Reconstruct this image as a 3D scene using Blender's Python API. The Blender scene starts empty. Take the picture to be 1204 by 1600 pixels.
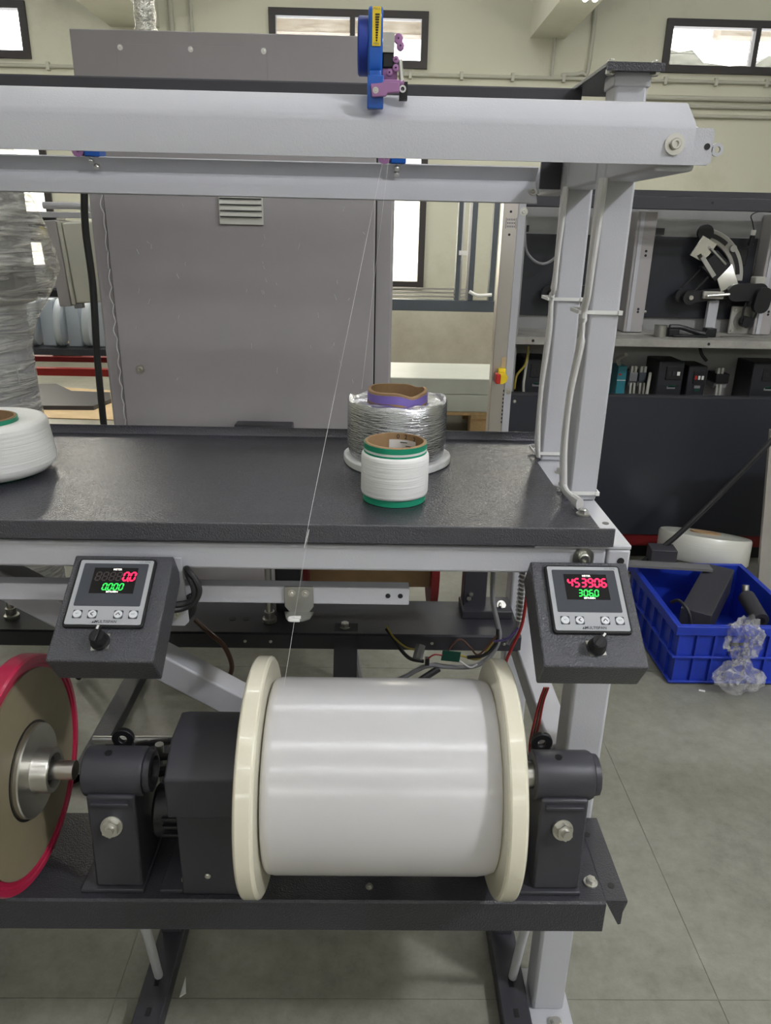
import bpy, bmesh, math, random
from mathutils import Vector, Matrix, noise
random.seed(7)
scn = bpy.context.scene
COL = scn.collection
R = math.radians

# ------------------------------------------------------------------ camera
FPX = 1166.8
yaw, pitch, roll = R(-1.118), R(20.6625), R(1.2714)
CAM = Vector((0, 0, 1.18))
fw = Vector((-math.sin(yaw) * math.cos(pitch), math.cos(yaw) * math.cos(pitch), -math.sin(pitch)))
rt = Vector((math.cos(yaw), math.sin(yaw), 0)); up = rt.cross(fw)
cr, sr = math.cos(roll), math.sin(roll)
ax, ay = cr * rt + sr * up, -sr * rt + cr * up
cam = bpy.data.cameras.new('camera'); camo = bpy.data.objects.new('camera', cam); COL.objects.link(camo)
mw = Matrix((ax, ay, -fw)).transposed().to_4x4(); mw.translation = CAM; camo.matrix_world = mw
cam.sensor_fit = 'VERTICAL'; cam.sensor_height = 32.0; cam.lens = FPX / 1600 * 32.0
cam.clip_start = 0.02; cam.clip_end = 200
scn.camera = camo

# ------------------------------------------------------------------ world, exposure
world = bpy.data.worlds.new('sky'); scn.world = world; world.use_nodes = True
bg = world.node_tree.nodes['Background']; bg.inputs[0].default_value = (0.98, 0.98, 0.98, 1); bg.inputs[1].default_value = 5.0
scn.view_settings.view_transform = 'Standard'; scn.view_settings.look = 'None'
scn.view_settings.gamma = 1.0; scn.view_settings.exposure = 0.5
scn.view_settings.use_curve_mapping = False
LAMP = 10.5          # radiance of the tube lamps

# ------------------------------------------------------------------ materials
def mat(name, col, rough=0.5, metal=0.0, bump=0.0, bscale=400.0, var=0.0, vscale=6.0, spec=0.5, emit=None, estr=1.0,
        alpha=None, trans=0.0, coat=0.0, stretch=None, col2=None, bdist=0.001, ior=1.45, detail=3.0):
    m = bpy.data.materials.new(name); m.use_nodes = True
    nt = m.node_tree; b = nt.nodes['Principled BSDF']
    b.inputs['Base Color'].default_value = (*col, 1); b.inputs['Roughness'].default_value = rough
    b.inputs['Metallic'].default_value = metal; b.inputs['Specular IOR Level'].default_value = spec
    b.inputs['Transmission Weight'].default_value = trans; b.inputs['Coat Weight'].default_value = coat
    b.inputs['IOR'].default_value = ior
    if alpha is not None: b.inputs['Alpha'].default_value = alpha
    if emit:
        b.inputs['Emission Color'].default_value = (*emit, 1); b.inputs['Emission Strength'].default_value = estr
    tc = mp = None
    if bump or var or col2:
        tc = nt.nodes.new('ShaderNodeTexCoord'); mp = nt.nodes.new('ShaderNodeMapping')
        nt.links.new(tc.outputs['Object'], mp.inputs[0])
        if stretch: mp.inputs['Scale'].default_value = stretch
    if bump:
        n = nt.nodes.new('ShaderNodeTexNoise'); n.inputs['Scale'].default_value = bscale; n.inputs['Detail'].default_value = detail
        nt.links.new(mp.outputs[0], n.inputs['Vector'])
        bp = nt.nodes.new('ShaderNodeBump'); bp.inputs['Strength'].default_value = bump; bp.inputs['Distance'].default_value = bdist
        nt.links.new(n.outputs['Fac'], bp.inputs['Height']); nt.links.new(bp.outputs[0], b.inputs['Normal'])
    if var or col2:
        n2 = nt.nodes.new('ShaderNodeTexNoise'); n2.inputs['Scale'].default_value = vscale; n2.inputs['Detail'].default_value = 6
        n2.inputs['Roughness'].default_value = 0.65
        nt.links.new(mp.outputs[0], n2.inputs['Vector'])
        cr_ = nt.nodes.new('ShaderNodeValToRGB'); cr_.color_ramp.elements[0].position = 0.32; cr_.color_ramp.elements[1].position = 0.68
        c2 = col2 if col2 else tuple(max(0, c * (1 - var)) for c in col)
        c1 = col if col2 else tuple(min(1, c * (1 + var)) for c in col)
        cr_.color_ramp.elements[0].color = (*c2, 1); cr_.color_ramp.elements[1].color = (*c1, 1)
        nt.links.new(n2.outputs['Fac'], cr_.inputs[0]); nt.links.new(cr_.outputs[0], b.inputs['Base Color'])
    return m

M = {}
M['frame'] = mat('light_grey_powder_coat', (0.51, 0.515, 0.55), 0.38, bump=0.35, bscale=560, bdist=0.0006, detail=1.5)
M['dark'] = mat('charcoal_powder_coat', (0.036, 0.036, 0.044), 0.36, bump=0.9, bscale=520, bdist=0.0010, spec=0.65, detail=1.5)
M['darks'] = mat('charcoal_smooth_paint', (0.042, 0.042, 0.051), 0.45, bump=0.2, bscale=300, bdist=0.0006)
M['shelf'] = mat('charcoal_hammered_paint', (0.036, 0.036, 0.046), 0.24, bump=1.0, bscale=420, bdist=0.0009, spec=0.75, detail=1.5)
M['boxc'] = mat('charcoal_wrinkle_paint', (0.066, 0.067, 0.078), 0.34, bump=1.0, bscale=560, bdist=0.0014, spec=0.7, detail=1.5)
M['black'] = mat('black_plastic', (0.012, 0.012, 0.014), 0.4)
M['rubber'] = mat('black_cable', (0.015, 0.015, 0.016), 0.5)
M['steel'] = mat('zinc_steel', (0.62, 0.61, 0.57), 0.32, 1.0, bump=0.1, bscale=200)
M['steeld'] = mat('dull_steel', (0.42, 0.42, 0.40), 0.38, 1.0, bump=0.1, bscale=200)
M['brushed'] = mat('brushed_stainless', (0.62, 0.58, 0.55), 0.34, 1.0, bump=0.25, bscale=60, stretch=(30, 30, 0.4))
M['cream'] = mat('cream_plastic', (0.80, 0.76, 0.61), 0.22, var=0.04, vscale=8, coat=0.4)
M['red'] = mat('crimson_plastic', (0.46, 0.018, 0.065), 0.3, coat=0.3)
M['hubdisc'] = mat('brown_fibreboard', (0.235, 0.20, 0.13), 0.42, var=0.15, vscale=5)
M['blue'] = mat('blue_plastic', (0.012, 0.11, 0.50), 0.3, coat=0.3)
M['bluecrate'] = mat('blue_crate_plastic', (0.014, 0.042, 0.42), 0.42, var=0.2, vscale=10)
M['bluedk'] = mat('deep_blue_plastic', (0.012, 0.04, 0.30), 0.4)
M['yellow'] = mat('yellow_label', (0.85, 0.62, 0.02), 0.45)
M['mauve'] = mat('mauve_plastic', (0.36, 0.17, 0.36), 0.4)
M['purple'] = mat('purple_tube', (0.20, 0.14, 0.46), 0.5)
M['green'] = mat('green_tube', (0.015, 0.30, 0.17), 0.4)
M['kraft'] = mat('kraft_cardboard', (0.36, 0.23, 0.12), 0.8, var=0.12, vscale=25)
M['card'] = mat('beige_cardboard', (0.56, 0.42, 0.25), 0.8, var=0.08, vscale=8)
M['paper'] = mat('white_paper', (0.80, 0.79, 0.76), 0.7)
M['ink'] = mat('black_ink', (0.02, 0.02, 0.025), 0.7)
M['inkg'] = mat('grey_ink', (0.16, 0.17, 0.19), 0.7)
M['silverface'] = mat('silver_meter_face', (0.42, 0.43, 0.45), 0.4)
M['meterwin'] = mat('smoked_window', (0.072, 0.078, 0.092), 0.2)
M['lcd'] = mat('display_black', (0.014, 0.013, 0.014), 0.25)
M['segoff'] = mat('unlit_segment', (0.055, 0.045, 0.042), 0.4)
M['segred'] = mat('red_lit_segment', (0.5, 0.0, 0.03), 0.5, emit=(1.0, 0.02, 0.09), estr=1.5)
M['seggrn'] = mat('green_lit_segment', (0.0, 0.4, 0.05), 0.5, emit=(0.04, 1.0, 0.10), estr=1.0)
M['segwht'] = mat('white_lit_legend', (0.8, 0.8, 0.75), 0.5, emit=(1.0, 0.97, 0.85), estr=1.3)
M['button'] = mat('white_button', (0.72, 0.74, 0.76), 0.4)
M['white'] = mat('white_plastic', (0.76, 0.76, 0.74), 0.4)
M['sleeve'] = mat('white_cable_sleeve', (0.64, 0.63, 0.62), 0.45, bump=0.3, bscale=40, bdist=0.003)
M['foam'] = mat('white_foam', (0.80, 0.80, 0.80), 0.85, bump=0.6, bscale=130, bdist=0.003)
M['pcb'] = mat('green_circuit_board', (0.004, 0.055, 0.035), 0.4)
M['wirered'] = mat('red_wire', (0.30, 0.015, 0.015), 0.4)
M['wiregrey'] = mat('grey_wire', (0.22, 0.22, 0.23), 0.45)
M['wirebrown'] = mat('brown_wire', (0.10, 0.045, 0.03), 0.45)
M['wireyel'] = mat('yellow_wire', (0.32, 0.25, 0.04), 0.45)
M['cabinet'] = mat('mauve_grey_cabinet_paint', (0.345, 0.325, 0.335), 0.36, var=0.05, vscale=3, bump=0.12, bscale=18, bdist=0.004)
M['film'] = mat('clear_film_edge', (0.8, 0.8, 0.82), 0.12, alpha=0.6)
M['vent'] = mat('pale_vent_plastic', (0.62, 0.62, 0.57), 0.5)
M['creambox'] = mat('cream_enclosure', (0.58, 0.58, 0.50), 0.45)
M['enclid'] = mat('grey_enclosure_door', (0.40, 0.38, 0.38), 0.35)
M['disc'] = mat('pale_blue_white_plastic', (0.60, 0.65, 0.70), 0.4)
M['redrail'] = mat('red_painted_rail', (0.50, 0.025, 0.02), 0.45)
M['darkred'] = mat('dark_red_paint', (0.18, 0.01, 0.012), 0.5)
M['wood'] = mat('pallet_pine', (0.50, 0.34, 0.17), 0.75, var=0.2, vscale=14)
M['crate'] = mat('pale_green_white_sheet', (0.56, 0.58, 0.53), 0.35, var=0.06, vscale=4)
M['extru'] = mat('blue_grey_extrusion', (0.075, 0.088, 0.105), 0.4)
M['alu'] = mat('aluminium', (0.70, 0.68, 0.66), 0.3, 1.0)
M['panelw'] = mat('grey_white_panel', (0.30, 0.30, 0.295), 0.5, var=0.08, vscale=5)
M['panelb'] = mat('navy_black_panel', (0.022, 0.024, 0.032), 0.38)
M['cover'] = mat('blue_black_cover', (0.026, 0.028, 0.037), 0.42)
M['shelfd'] = mat('dusty_grey_shelf', (0.33, 0.32, 0.29), 0.7, var=0.2, vscale=12)
M['teal'] = mat('teal_module', (0.03, 0.20, 0.25), 0.4)
M['invert'] = mat('black_inverter', (0.018, 0.019, 0.024), 0.45)
M['mirror'] = mat('polished_plate', (0.75, 0.74, 0.70), 0.08, 1.0)
M['bracket'] = mat('pale_cast_bracket', (0.40, 0.39, 0.35), 0.5)
M['wframe'] = mat('dark_window_frame', (0.030, 0.026, 0.026), 0.5)
M['duct'] = mat('crinkled_foil_duct', (0.70, 0.70, 0.66), 0.25, 1.0, bump=1.0, bscale=70, bdist=0.01)
M['pipe'] = mat('cream_conduit', (0.42, 0.42, 0.36), 0.6)
M['lampbody'] = mat('white_lamp_housing', (0.75, 0.75, 0.72), 0.5)
M['tube'] = mat('glowing_tube', (1, 1, 1), 0.5, emit=(0.94, 0.95, 1.0), estr=LAMP)
M['tubehi'] = mat('bright_glowing_tube', (1, 1, 1), 0.5, emit=(1.0, 0.96, 0.86), estr=LAMP * 7.0)
M['bay'] = mat('glowing_lamp_disc', (1, 1, 1), 0.5, emit=(0.95, 0.96, 1.0), estr=190.0)
M['greybar'] = mat('grey_painted_bar', (0.16, 0.16, 0.165), 0.5)
M['board'] = mat('beige_grey_board', (0.36, 0.34, 0.30), 0.6, var=0.06, vscale=6)
M['trees'] = mat('distant_foliage', (0.016, 0.018, 0.011), 0.9, var=0.5, vscale=0.6)
M['eave'] = mat('brown_eave', (0.075, 0.055, 0.035), 0.8)
M['concretebeam'] = mat('painted_concrete', (0.60, 0.60, 0.52), 0.8, var=0.06, vscale=2)

def yarn_mat(name, col, axis, scale, rough, bump, metal=0.0, spec=0.5, rand=0.0, dist=0.001, cross=6.0):
    m = bpy.data.materials.new(name); m.use_nodes = True; nt = m.node_tree; b = nt.nodes['Principled BSDF']
    b.inputs['Base Color'].default_value = (*col, 1); b.inputs['Roughness'].default_value = rough
    b.inputs['Metallic'].default_value = metal; b.inputs['Specular IOR Level'].default_value = spec
    tc = nt.nodes.new('ShaderNodeTexCoord'); mp = nt.nodes.new('ShaderNodeMapping'); nt.links.new(tc.outputs['Object'], mp.inputs[0])
    w = nt.nodes.new('ShaderNodeTexNoise'); s = [cross] * 3; s['XYZ'.index(axis)] = scale
    mp.inputs['Scale'].default_value = s; w.inputs['Scale'].default_value = 1.0; w.inputs['Detail'].default_value = 4
    w.inputs['Distortion'].default_value = rand
    nt.links.new(mp.outputs[0], w.inputs['Vector'])
    bp = nt.nodes.new('ShaderNodeBump'); bp.inputs['Strength'].default_value = bump; bp.inputs['Distance'].default_value = dist
    nt.links.new(w.outputs['Fac'], bp.inputs['Height']); nt.links.new(bp.outputs[0], b.inputs['Normal'])
    return m
M['fibre'] = yarn_mat('white_fibre_winding', (0.63, 0.62, 0.625), 'X', 260, 0.20, 0.03, spec=0.85, dist=0.0002, cross=0.3)
M['yarn'] = yarn_mat('white_yarn_winding', (0.90, 0.90, 0.88), 'Z', 420, 0.55, 0.7, dist=0.0012)
M['wire'] = yarn_mat('silver_wire_winding', (0.66, 0.67, 0.69), 'Z', 420, 0.26, 1.0, metal=1.0, rand=0.4, dist=0.0016, cross=45.0)
M['glassfib'] = yarn_mat('pale_glossy_winding', (0.62, 0.62, 0.56), 'Z', 300, 0.25, 0.35, spec=0.9)

def wall_mat():
    m = bpy.data.materials.new('stained_cream_wall'); m.use_nodes = True; nt = m.node_tree; b = nt.nodes['Principled BSDF']
    b.inputs['Roughness'].default_value = 0.85
    g = nt.nodes.new('ShaderNodeNewGeometry'); sp = nt.nodes.new('ShaderNodeSeparateXYZ'); nt.links.new(g.outputs['Position'], sp.inputs[0])
    n = nt.nodes.new('ShaderNodeTexNoise'); n.inputs['Scale'].default_value = 1.6; n.inputs['Detail'].default_value = 8; n.inputs['Roughness'].default_value = 0.7
    nt.links.new(g.outputs['Position'], n.inputs['Vector'])
    ad = nt.nodes.new('ShaderNodeMath'); ad.operation = 'MULTIPLY_ADD'; ad.inputs[1].default_value = 1.3; ad.inputs[2].default_value = -0.62
    nt.links.new(n.outputs['Fac'], ad.inputs[0])
    mr = nt.nodes.new('ShaderNodeMapRange'); mr.inputs[1].default_value = 0.2; mr.inputs[2].default_value = 1.15
    mr.inputs[3].default_value = 1.0; mr.inputs[4].default_value = 0.0
    nt.links.new(sp.outputs['Z'], mr.inputs[0])
    mu = nt.nodes.new('ShaderNodeMath'); mu.operation = 'MULTIPLY_ADD'; mu.use_clamp = True
    nt.links.new(mr.outputs[0], mu.inputs[0]); mu.inputs[1].default_value = 0.55; nt.links.new(ad.outputs[0], mu.inputs[2])
    cr_ = nt.nodes.new('ShaderNodeValToRGB'); cr_.color_ramp.elements[0].color = (0.55, 0.55, 0.45, 1); cr_.color_ramp.elements[1].color = (0.36, 0.33, 0.26, 1)
    cr_.color_ramp.elements[0].position = 0.1; cr_.color_ramp.elements[1].position = 0.75
    nt.links.new(mu.outputs[0], cr_.inputs[0]); nt.links.new(cr_.outputs[0], b.inputs['Base Color'])
    return m
M['wall'] = wall_mat()
M['ceil'] = mat('cream_ceiling', (0.66, 0.65, 0.58), 0.9, var=0.05, vscale=1)

def floor_mat():
    m = bpy.data.materials.new('worn_concrete'); m.use_nodes = True; nt = m.node_tree; b = nt.nodes['Principled BSDF']
    g = nt.nodes.new('ShaderNodeNewGeometry')
    n = nt.nodes.new('ShaderNodeTexNoise'); n.inputs['Scale'].default_value = 3.0; n.inputs['Detail'].default_value = 9; n.inputs['Roughness'].default_value = 0.7
    n2 = nt.nodes.new('ShaderNodeTexNoise'); n2.inputs['Scale'].default_value = 26.0; n2.inputs['Detail'].default_value = 6; n2.inputs['Roughness'].default_value = 0.75
    nt.links.new(g.outputs['Position'], n.inputs['Vector']); nt.links.new(g.outputs['Position'], n2.inputs['Vector'])
    mx = nt.nodes.new('ShaderNodeMath'); mx.operation = 'MULTIPLY_ADD'; mx.inputs[1].default_value = 0.45; nt.links.new(n2.outputs['Fac'], mx.inputs[0])
    m2 = nt.nodes.new('ShaderNodeMath'); m2.operation = 'MULTIPLY'; m2.inputs[1].default_value = 0.55; nt.links.new(n.outputs['Fac'], m2.inputs[0])
    nt.links.new(m2.outputs[0], mx.inputs[2])
    cr_ = nt.nodes.new('ShaderNodeValToRGB'); cr_.color_ramp.elements[0].position = 0.30; cr_.color_ramp.elements[1].position = 0.72
    cr_.color_ramp.elements[0].color = (0.140, 0.136, 0.108, 1); cr_.color_ramp.elements[1].color = (0.345, 0.34, 0.285, 1)
    nt.links.new(mx.outputs[0], cr_.inputs[0]); nt.links.new(cr_.outputs[0], b.inputs['Base Color'])
    rr = nt.nodes.new('ShaderNodeMapRange'); rr.inputs[1].default_value = 0.3; rr.inputs[2].default_value = 0.7; rr.inputs[3].default_value = 0.28; rr.inputs[4].default_value = 0.5
    nt.links.new(n2.outputs['Fac'], rr.inputs[0]); nt.links.new(rr.outputs[0], b.inputs['Roughness'])
    bp = nt.nodes.new('ShaderNodeBump'); bp.inputs['Strength'].default_value = 0.25; bp.inputs['Distance'].default_value = 0.003
    nt.links.new(n2.outputs['Fac'], bp.inputs['Height']); nt.links.new(bp.outputs[0], b.inputs['Normal'])
    return m
M['floor'] = floor_mat()

def pane_mat(name='dusty_pane', lo=0.03, hi=0.10):
    m = bpy.data.materials.new(name); m.use_nodes = True; nt = m.node_tree; nt.nodes.clear()
    o = nt.nodes.new('ShaderNodeOutputMaterial'); t = nt.nodes.new('ShaderNodeBsdfTranslucent'); t.inputs[0].default_value = (0.9, 0.87, 0.78, 1)
    tr = nt.nodes.new('ShaderNodeBsdfTransparent'); mx = nt.nodes.new('ShaderNodeMixShader')
    n = nt.nodes.new('ShaderNodeTexNoise'); n.inputs['Scale'].default_value = 5; n.inputs['Detail'].default_value = 6
    mr = nt.nodes.new('ShaderNodeMapRange'); mr.inputs[1].default_value = 0.35; mr.inputs[2].default_value = 0.65; mr.inputs[3].default_value = lo; mr.inputs[4].default_value = hi
    nt.links.new(n.outputs['Fac'], mr.inputs[0]); nt.links.new(mr.outputs[0], mx.inputs[0])
    nt.links.new(tr.outputs[0], mx.inputs[1]); nt.links.new(t.outputs[0], mx.inputs[2]); nt.links.new(mx.outputs[0], o.inputs[0])
    return m
M['pane'] = pane_mat()
M['frost'] = pane_mat('frosted_pane', 0.85, 0.97)
def clear_mat():
    m = bpy.data.materials.new('clear_pane'); m.use_nodes = True; nt = m.node_tree; nt.nodes.clear()
    o = nt.nodes.new('ShaderNodeOutputMaterial'); g = nt.nodes.new('ShaderNodeBsdfGlossy'); g.inputs['Roughness'].default_value = 0.02
    tr = nt.nodes.new('ShaderNodeBsdfTransparent'); mx = nt.nodes.new('ShaderNodeMixShader'); mx.inputs[0].default_value = 0.06
    nt.links.new(tr.outputs[0], mx.inputs[1]); nt.links.new(g.outputs[0], mx.inputs[2]); nt.links.new(mx.outputs[0], o.inputs[0])
    return m
M['clearpane'] = clear_mat()

def wrap_mat(name, op, tint, stretch, bsc, bstr, dist=0.02):
    m = bpy.data.materials.new(name); m.use_nodes = True; nt = m.node_tree; nt.nodes.clear()
    o = nt.nodes.new('ShaderNodeOutputMaterial'); p = nt.nodes.new('ShaderNodeBsdfPrincipled')
    p.inputs['Base Color'].default_value = (*tint, 1); p.inputs['Roughness'].default_value = 0.16; p.inputs['Specular IOR Level'].default_value = 0.9
    tr = nt.nodes.new('ShaderNodeBsdfTransparent'); mx = nt.nodes.new('ShaderNodeMixShader')
    tc = nt.nodes.new('ShaderNodeTexCoord'); mp = nt.nodes.new('ShaderNodeMapping'); mp.inputs['Scale'].default_value = stretch; mp.inputs['Rotation'].default_value = (0.25, 0.45, 0)
    nt.links.new(tc.outputs['Object'], mp.inputs[0])
    n = nt.nodes.new('ShaderNodeTexNoise'); n.inputs['Scale'].default_value = bsc; n.inputs['Detail'].default_value = 5; n.inputs['Distortion'].default_value = 1.2
    nt.links.new(mp.outputs[0], n.inputs['Vector'])
    bp = nt.nodes.new('ShaderNodeBump'); bp.inputs['Strength'].default_value = bstr; bp.inputs['Distance'].default_value = dist
    nt.links.new(n.outputs['Fac'], bp.inputs['Height']); nt.links.new(bp.outputs[0], p.inputs['Normal'])
    mr = nt.nodes.new('ShaderNodeMapRange'); mr.inputs[1].default_value = 0.35; mr.inputs[2].default_value = 0.7; mr.inputs[3].default_value = op * 0.25; mr.inputs[4].default_value = min(1, op * 1.8)
    nt.links.new(n.outputs['Fac'], mr.inputs[0]); nt.links.new(mr.outputs[0], mx.inputs[0])
    nt.links.new(tr.outputs[0], mx.inputs[1]); nt.links.new(p.outputs[0], mx.inputs[2]); nt.links.new(mx.outputs[0], o.inputs[0])
    return m
M['wrap'] = wrap_mat('stretch_film', 0.50, (0.90, 0.90, 0.84), (1.0, 1.0, 8), 6, 1.0, 0.035)
M['bag'] = wrap_mat('clear_bag', 0.30, (0.70, 0.70, 0.70), (1, 1, 1), 26, 1.0)

# ------------------------------------------------------------------ mesh helpers
def BM(): return bmesh.new()
def box(bm, x0, x1, y0, y1, z0, z1, mtx=None):
    vs = [bm.verts.new((x, y, z)) for z in (z0, z1) for y in (y0, y1) for x in (x0, x1)]
    if mtx:
        for v in vs: v.co = mtx @ v.co
    for f in ((0, 2, 3, 1), (4, 5, 7, 6), (0, 1, 5, 4), (2, 6, 7, 3), (0, 4, 6, 2), (1, 3, 7, 5)):
        bm.faces.new([vs[i] for i in f])
    return vs
def B(*a, mtx=None):
    bm = BM(); box(bm, *a, mtx=mtx); return bm
def prism(bm, pts, axis, a, b):
    """pts: 2D outline; axis: extrusion axis; other two axes in cyclic XYZ order without axis (X:(y,z) Y:(x,z) Z:(x,y))"""
    def mk(p, t):
        if axis == 'X': return (t, p[0], p[1])
        if axis == 'Y': return (p[0], t, p[1])
        return (p[0], p[1], t)
    v0 = [bm.verts.new(mk(p, a)) for p in pts]; v1 = [bm.verts.new(mk(p, b)) for p in pts]
    n = len(pts)
    for i in range(n):
        bm.faces.new((v0[i], v0[(i + 1) % n], v1[(i + 1) % n], v1[i]))
    bm.faces.new(v0[::-1]); bm.faces.new(v1)
    return v0 + v1
def P_(pts, axis, a, b):
    bm = BM(); prism(bm, pts, axis, a, b); return bm
def frame_of(d):
    d = d.normalized(); t = Vector((0, 0, 1)) if abs(d.z) < 0.9 else Vector((1, 0, 0))
    u = d.cross(t).normalized(); return u, d.cross(u).normalized()
def cyl(bm, p0, p1, r0, r1=None, n=20, caps=True):
    p0, p1 = Vector(p0), Vector(p1); r1 = r0 if r1 is None else r1
    u, w = frame_of(p1 - p0); a = []; b = []
    for i in range(n):
        t = 2 * math.pi * i / n; d = u * math.cos(t) + w * math.sin(t)
        a.append(bm.verts.new(p0 + d * r0)); b.append(bm.verts.new(p1 + d * r1))
    for i in range(n): bm.faces.new((a[i], a[(i + 1) % n], b[(i + 1) % n], b[i]))
    if caps: bm.faces.new(a[::-1]); bm.faces.new(b)
    return bm
def CY(*a, **k): return cyl(BM(), *a, **k)
def lathe(bm, prof, origin, axis='Z', n=48, closed=False):
    """prof: (r, t) pairs; t along axis"""
    o = Vector(origin); rings = []
    for r, t in prof:
        ring = []
        for i in range(n):
            a = 2 * math.pi * i / n; c, s = math.cos(a) * r, math.sin(a) * r
            p = {'Z': (c, s, t), 'X': (t, c, s), 'Y': (s, t, c)}[axis]
            ring.append(bm.verts.new(o + Vector(p)))
        rings.append(ring)
    m = len(rings)
    for k in range(m if closed else m - 1):
        A, Bq = rings[k], rings[(k + 1) % m]
        for i in range(n): bm.faces.new((A[i], A[(i + 1) % n], Bq[(i + 1) % n], Bq[i]))
    return bm
def LA(*a, **k): return lathe(BM(), *a, **k)
def smooth_path(pts, sub=8):
    pts = [Vector(p) for p in pts]
    if len(pts) < 3: return pts
    out = []; e = [pts[0] * 2 - pts[1]] + pts + [pts[-1] * 2 - pts[-2]]
    for i in range(1, len(e) - 2):
        a, b, c, d = e[i - 1:i + 3]
        for k in range(sub):
            t = k / sub
            out.append(0.5 * ((2 * b) + (c - a) * t + (2 * a - 5 * b + 4 * c - d) * t * t + (3 * b - a - 3 * c + d) * t ** 3))
    out.append(pts[-1]); return out
def tube(bm, pts, r, n=8, sub=8, flat=None):
    ps = smooth_path(pts, sub); rings = []; m = len(ps); pu = None
    for i, p in enumerate(ps):
        d = (ps[min(i + 1, m - 1)] - ps[max(i - 1, 0)])
        if pu is None: u, w = frame_of(d)
        else:
            dn = d.normalized(); u = (pu - dn * pu.dot(dn)).normalized(); w = dn.cross(u)
        pu = u
        rr = r(i / (m - 1)) if callable(r) else r
        f = flat or 1.0
        rings.append([bm.verts.new(p + u * math.cos(2 * math.pi * k / n) * rr + w * math.sin(2 * math.pi * k / n) * rr * f) for k in range(n)])
    for A, Bq in zip(rings, rings[1:]):
        for k in range(n): bm.faces.new((A[k], A[(k + 1) % n], Bq[(k + 1) % n], Bq[k]))
    bm.faces.new(rings[0][::-1]); bm.faces.new(rings[-1])
    return bm
def TU(*a, **k): return tube(BM(), *a, **k)

# ------------------------------------------------------------------ object helpers
ORIG = {}
def finish(bm, smooth=True, ang=35):
    bmesh.ops.recalc_face_normals(bm, faces=bm.faces)
    me = bpy.data.meshes.new('mesh'); bm.to_mesh(me); bm.free()
    if smooth:
        me.shade_smooth(); me.set_sharp_from_angle(angle=R(ang))
    return me
def setmat(me, m):
    me.materials.append(M[m] if isinstance(m, str) else m)
def bevel(o, w, seg=2):
    md = o.modifiers.new('edge', 'BEVEL'); md.width = w; md.segments = seg; md.limit_method = 'ANGLE'; md.angle_limit = R(40)
    md.harden_normals = False
    return o
def root(name, label, cat, loc, group=None):
    o = bpy.data.objects.new(name, None); COL.objects.link(o); o.location = loc; o.empty_display_size = 0.05
    o['label'] = label; o['category'] = cat
    if group: o['group'] = group
    ORIG[o] = Vector(loc); return o
def struct(o): o['kind'] = 'structure'; return o
def part(name, bm, m, parent, bev=0, label=None, ang=35):
    og = ORIG[parent]
    bmesh.ops.translate(bm, verts=bm.verts, vec=-og)
    me = finish(bm, ang=ang); me.name = name; setmat(me, m)
    o = bpy.data.objects.new(name, me); COL.objects.link(o); o.parent = parent; ORIG[o] = og
    if bev: bevel(o, bev)
    if label: o['label'] = label
    return o
def single(name, bm, m, label, cat, group=None, bev=0, kind=None, ang=35):
    xs = [v.co for v in bm.verts]
    og = Vector(((min(v.x for v in xs) + max(v.x for v in xs)) / 2, (min(v.y for v in xs) + max(v.y for v in xs)) / 2, min(v.z for v in xs)))
    bmesh.ops.translate(bm, verts=bm.verts, vec=-og)
    me = finish(bm, ang=ang); me.name = name; setmat(me, m)
    o = bpy.data.objects.new(name, me); COL.objects.link(o); o.location = og; ORIG[o] = og
    if label: o['label'] = label
    if cat: o['category'] = cat
    if group: o['group'] = group
    if kind: o['kind'] = kind
    if bev: bevel(o, bev)
    return o
def inst(name, me, parent, loc, rot=None, scale=1.0):
    """shared mesh placed at a world position under a parent"""
    o = bpy.data.objects.new(name, me); COL.objects.link(o); o.parent = parent
    o.location = Vector(loc) - ORIG[parent]
    if rot: o.rotation_euler = rot
    o.scale = (scale,) * 3
    return o
# shared bolts, axis +Z, base at z 0
def hexbolt(r, h, wr=None):
    bm = BM()
    if wr: cyl(bm, (0, 0, 0), (0, 0, 0.0022), wr, n=20)
    z = 0.0022 if wr else 0
    cyl(bm, (0, 0, z), (0, 0, z + h), r, n=6); cyl(bm, (0, 0, z + h), (0, 0, z + h + 0.001), r * 0.8, r * 0.7, n=16)
    me = finish(bm); setmat(me, 'steel'); return me
def studbolt():
    bm = BM(); cyl(bm, (0, 0, 0), (0, 0, 0.003), 0.0125, n=24); cyl(bm, (0, 0, 0.003), (0, 0, 0.0115), 0.0098, n=6)
    cyl(bm, (0, 0, 0.0115), (0, 0, 0.0185), 0.0056, 0.0050, n=16)
    me = finish(bm); setmat(me, 'steel'); return me
def socketbolt(r):
    bm = BM(); cyl(bm, (0, 0, 0), (0, 0, 0.0014), r * 1.9, n=24); lathe(bm, [(r, 0.0014), (r, r), (r * 0.85, r * 1.15), (r * 0.5, r * 1.15), (r * 0.5, r * 0.6), (0.0001, r * 0.6)], (0, 0, 0), n=20)
    me = finish(bm); setmat(me, 'steel'); return me
def panhead(r):
    bm = BM(); lathe(bm, [(r, 0), (r, r * 0.3), (r * 0.75, r * 0.6), (0.0001, r * 0.72)], (0, 0, 0), n=14)
    me = finish(bm); setmat(me, 'steel'); return me
BOLT, BOLTS, STUD, SOCK, SOCKS, PAN = hexbolt(0.0062, 0.0052, 0.0088), hexbolt(0.0045, 0.004), studbolt(), socketbolt(0.0052), socketbolt(0.0035), panhead(0.004)
HOLE = None
def hole_mesh(r):
    bm = BM(); cyl(bm, (0, 0, -0.0002), (0, 0, 0.0004), r, n=16); me = finish(bm); setmat(me, 'black'); return me
HOLE5, HOLE4 = hole_mesh(0.0045), hole_mesh(0.003)
FRONT = (R(90), 0, 0)       # +Z bolt axis towards the viewer (-Y)

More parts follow.
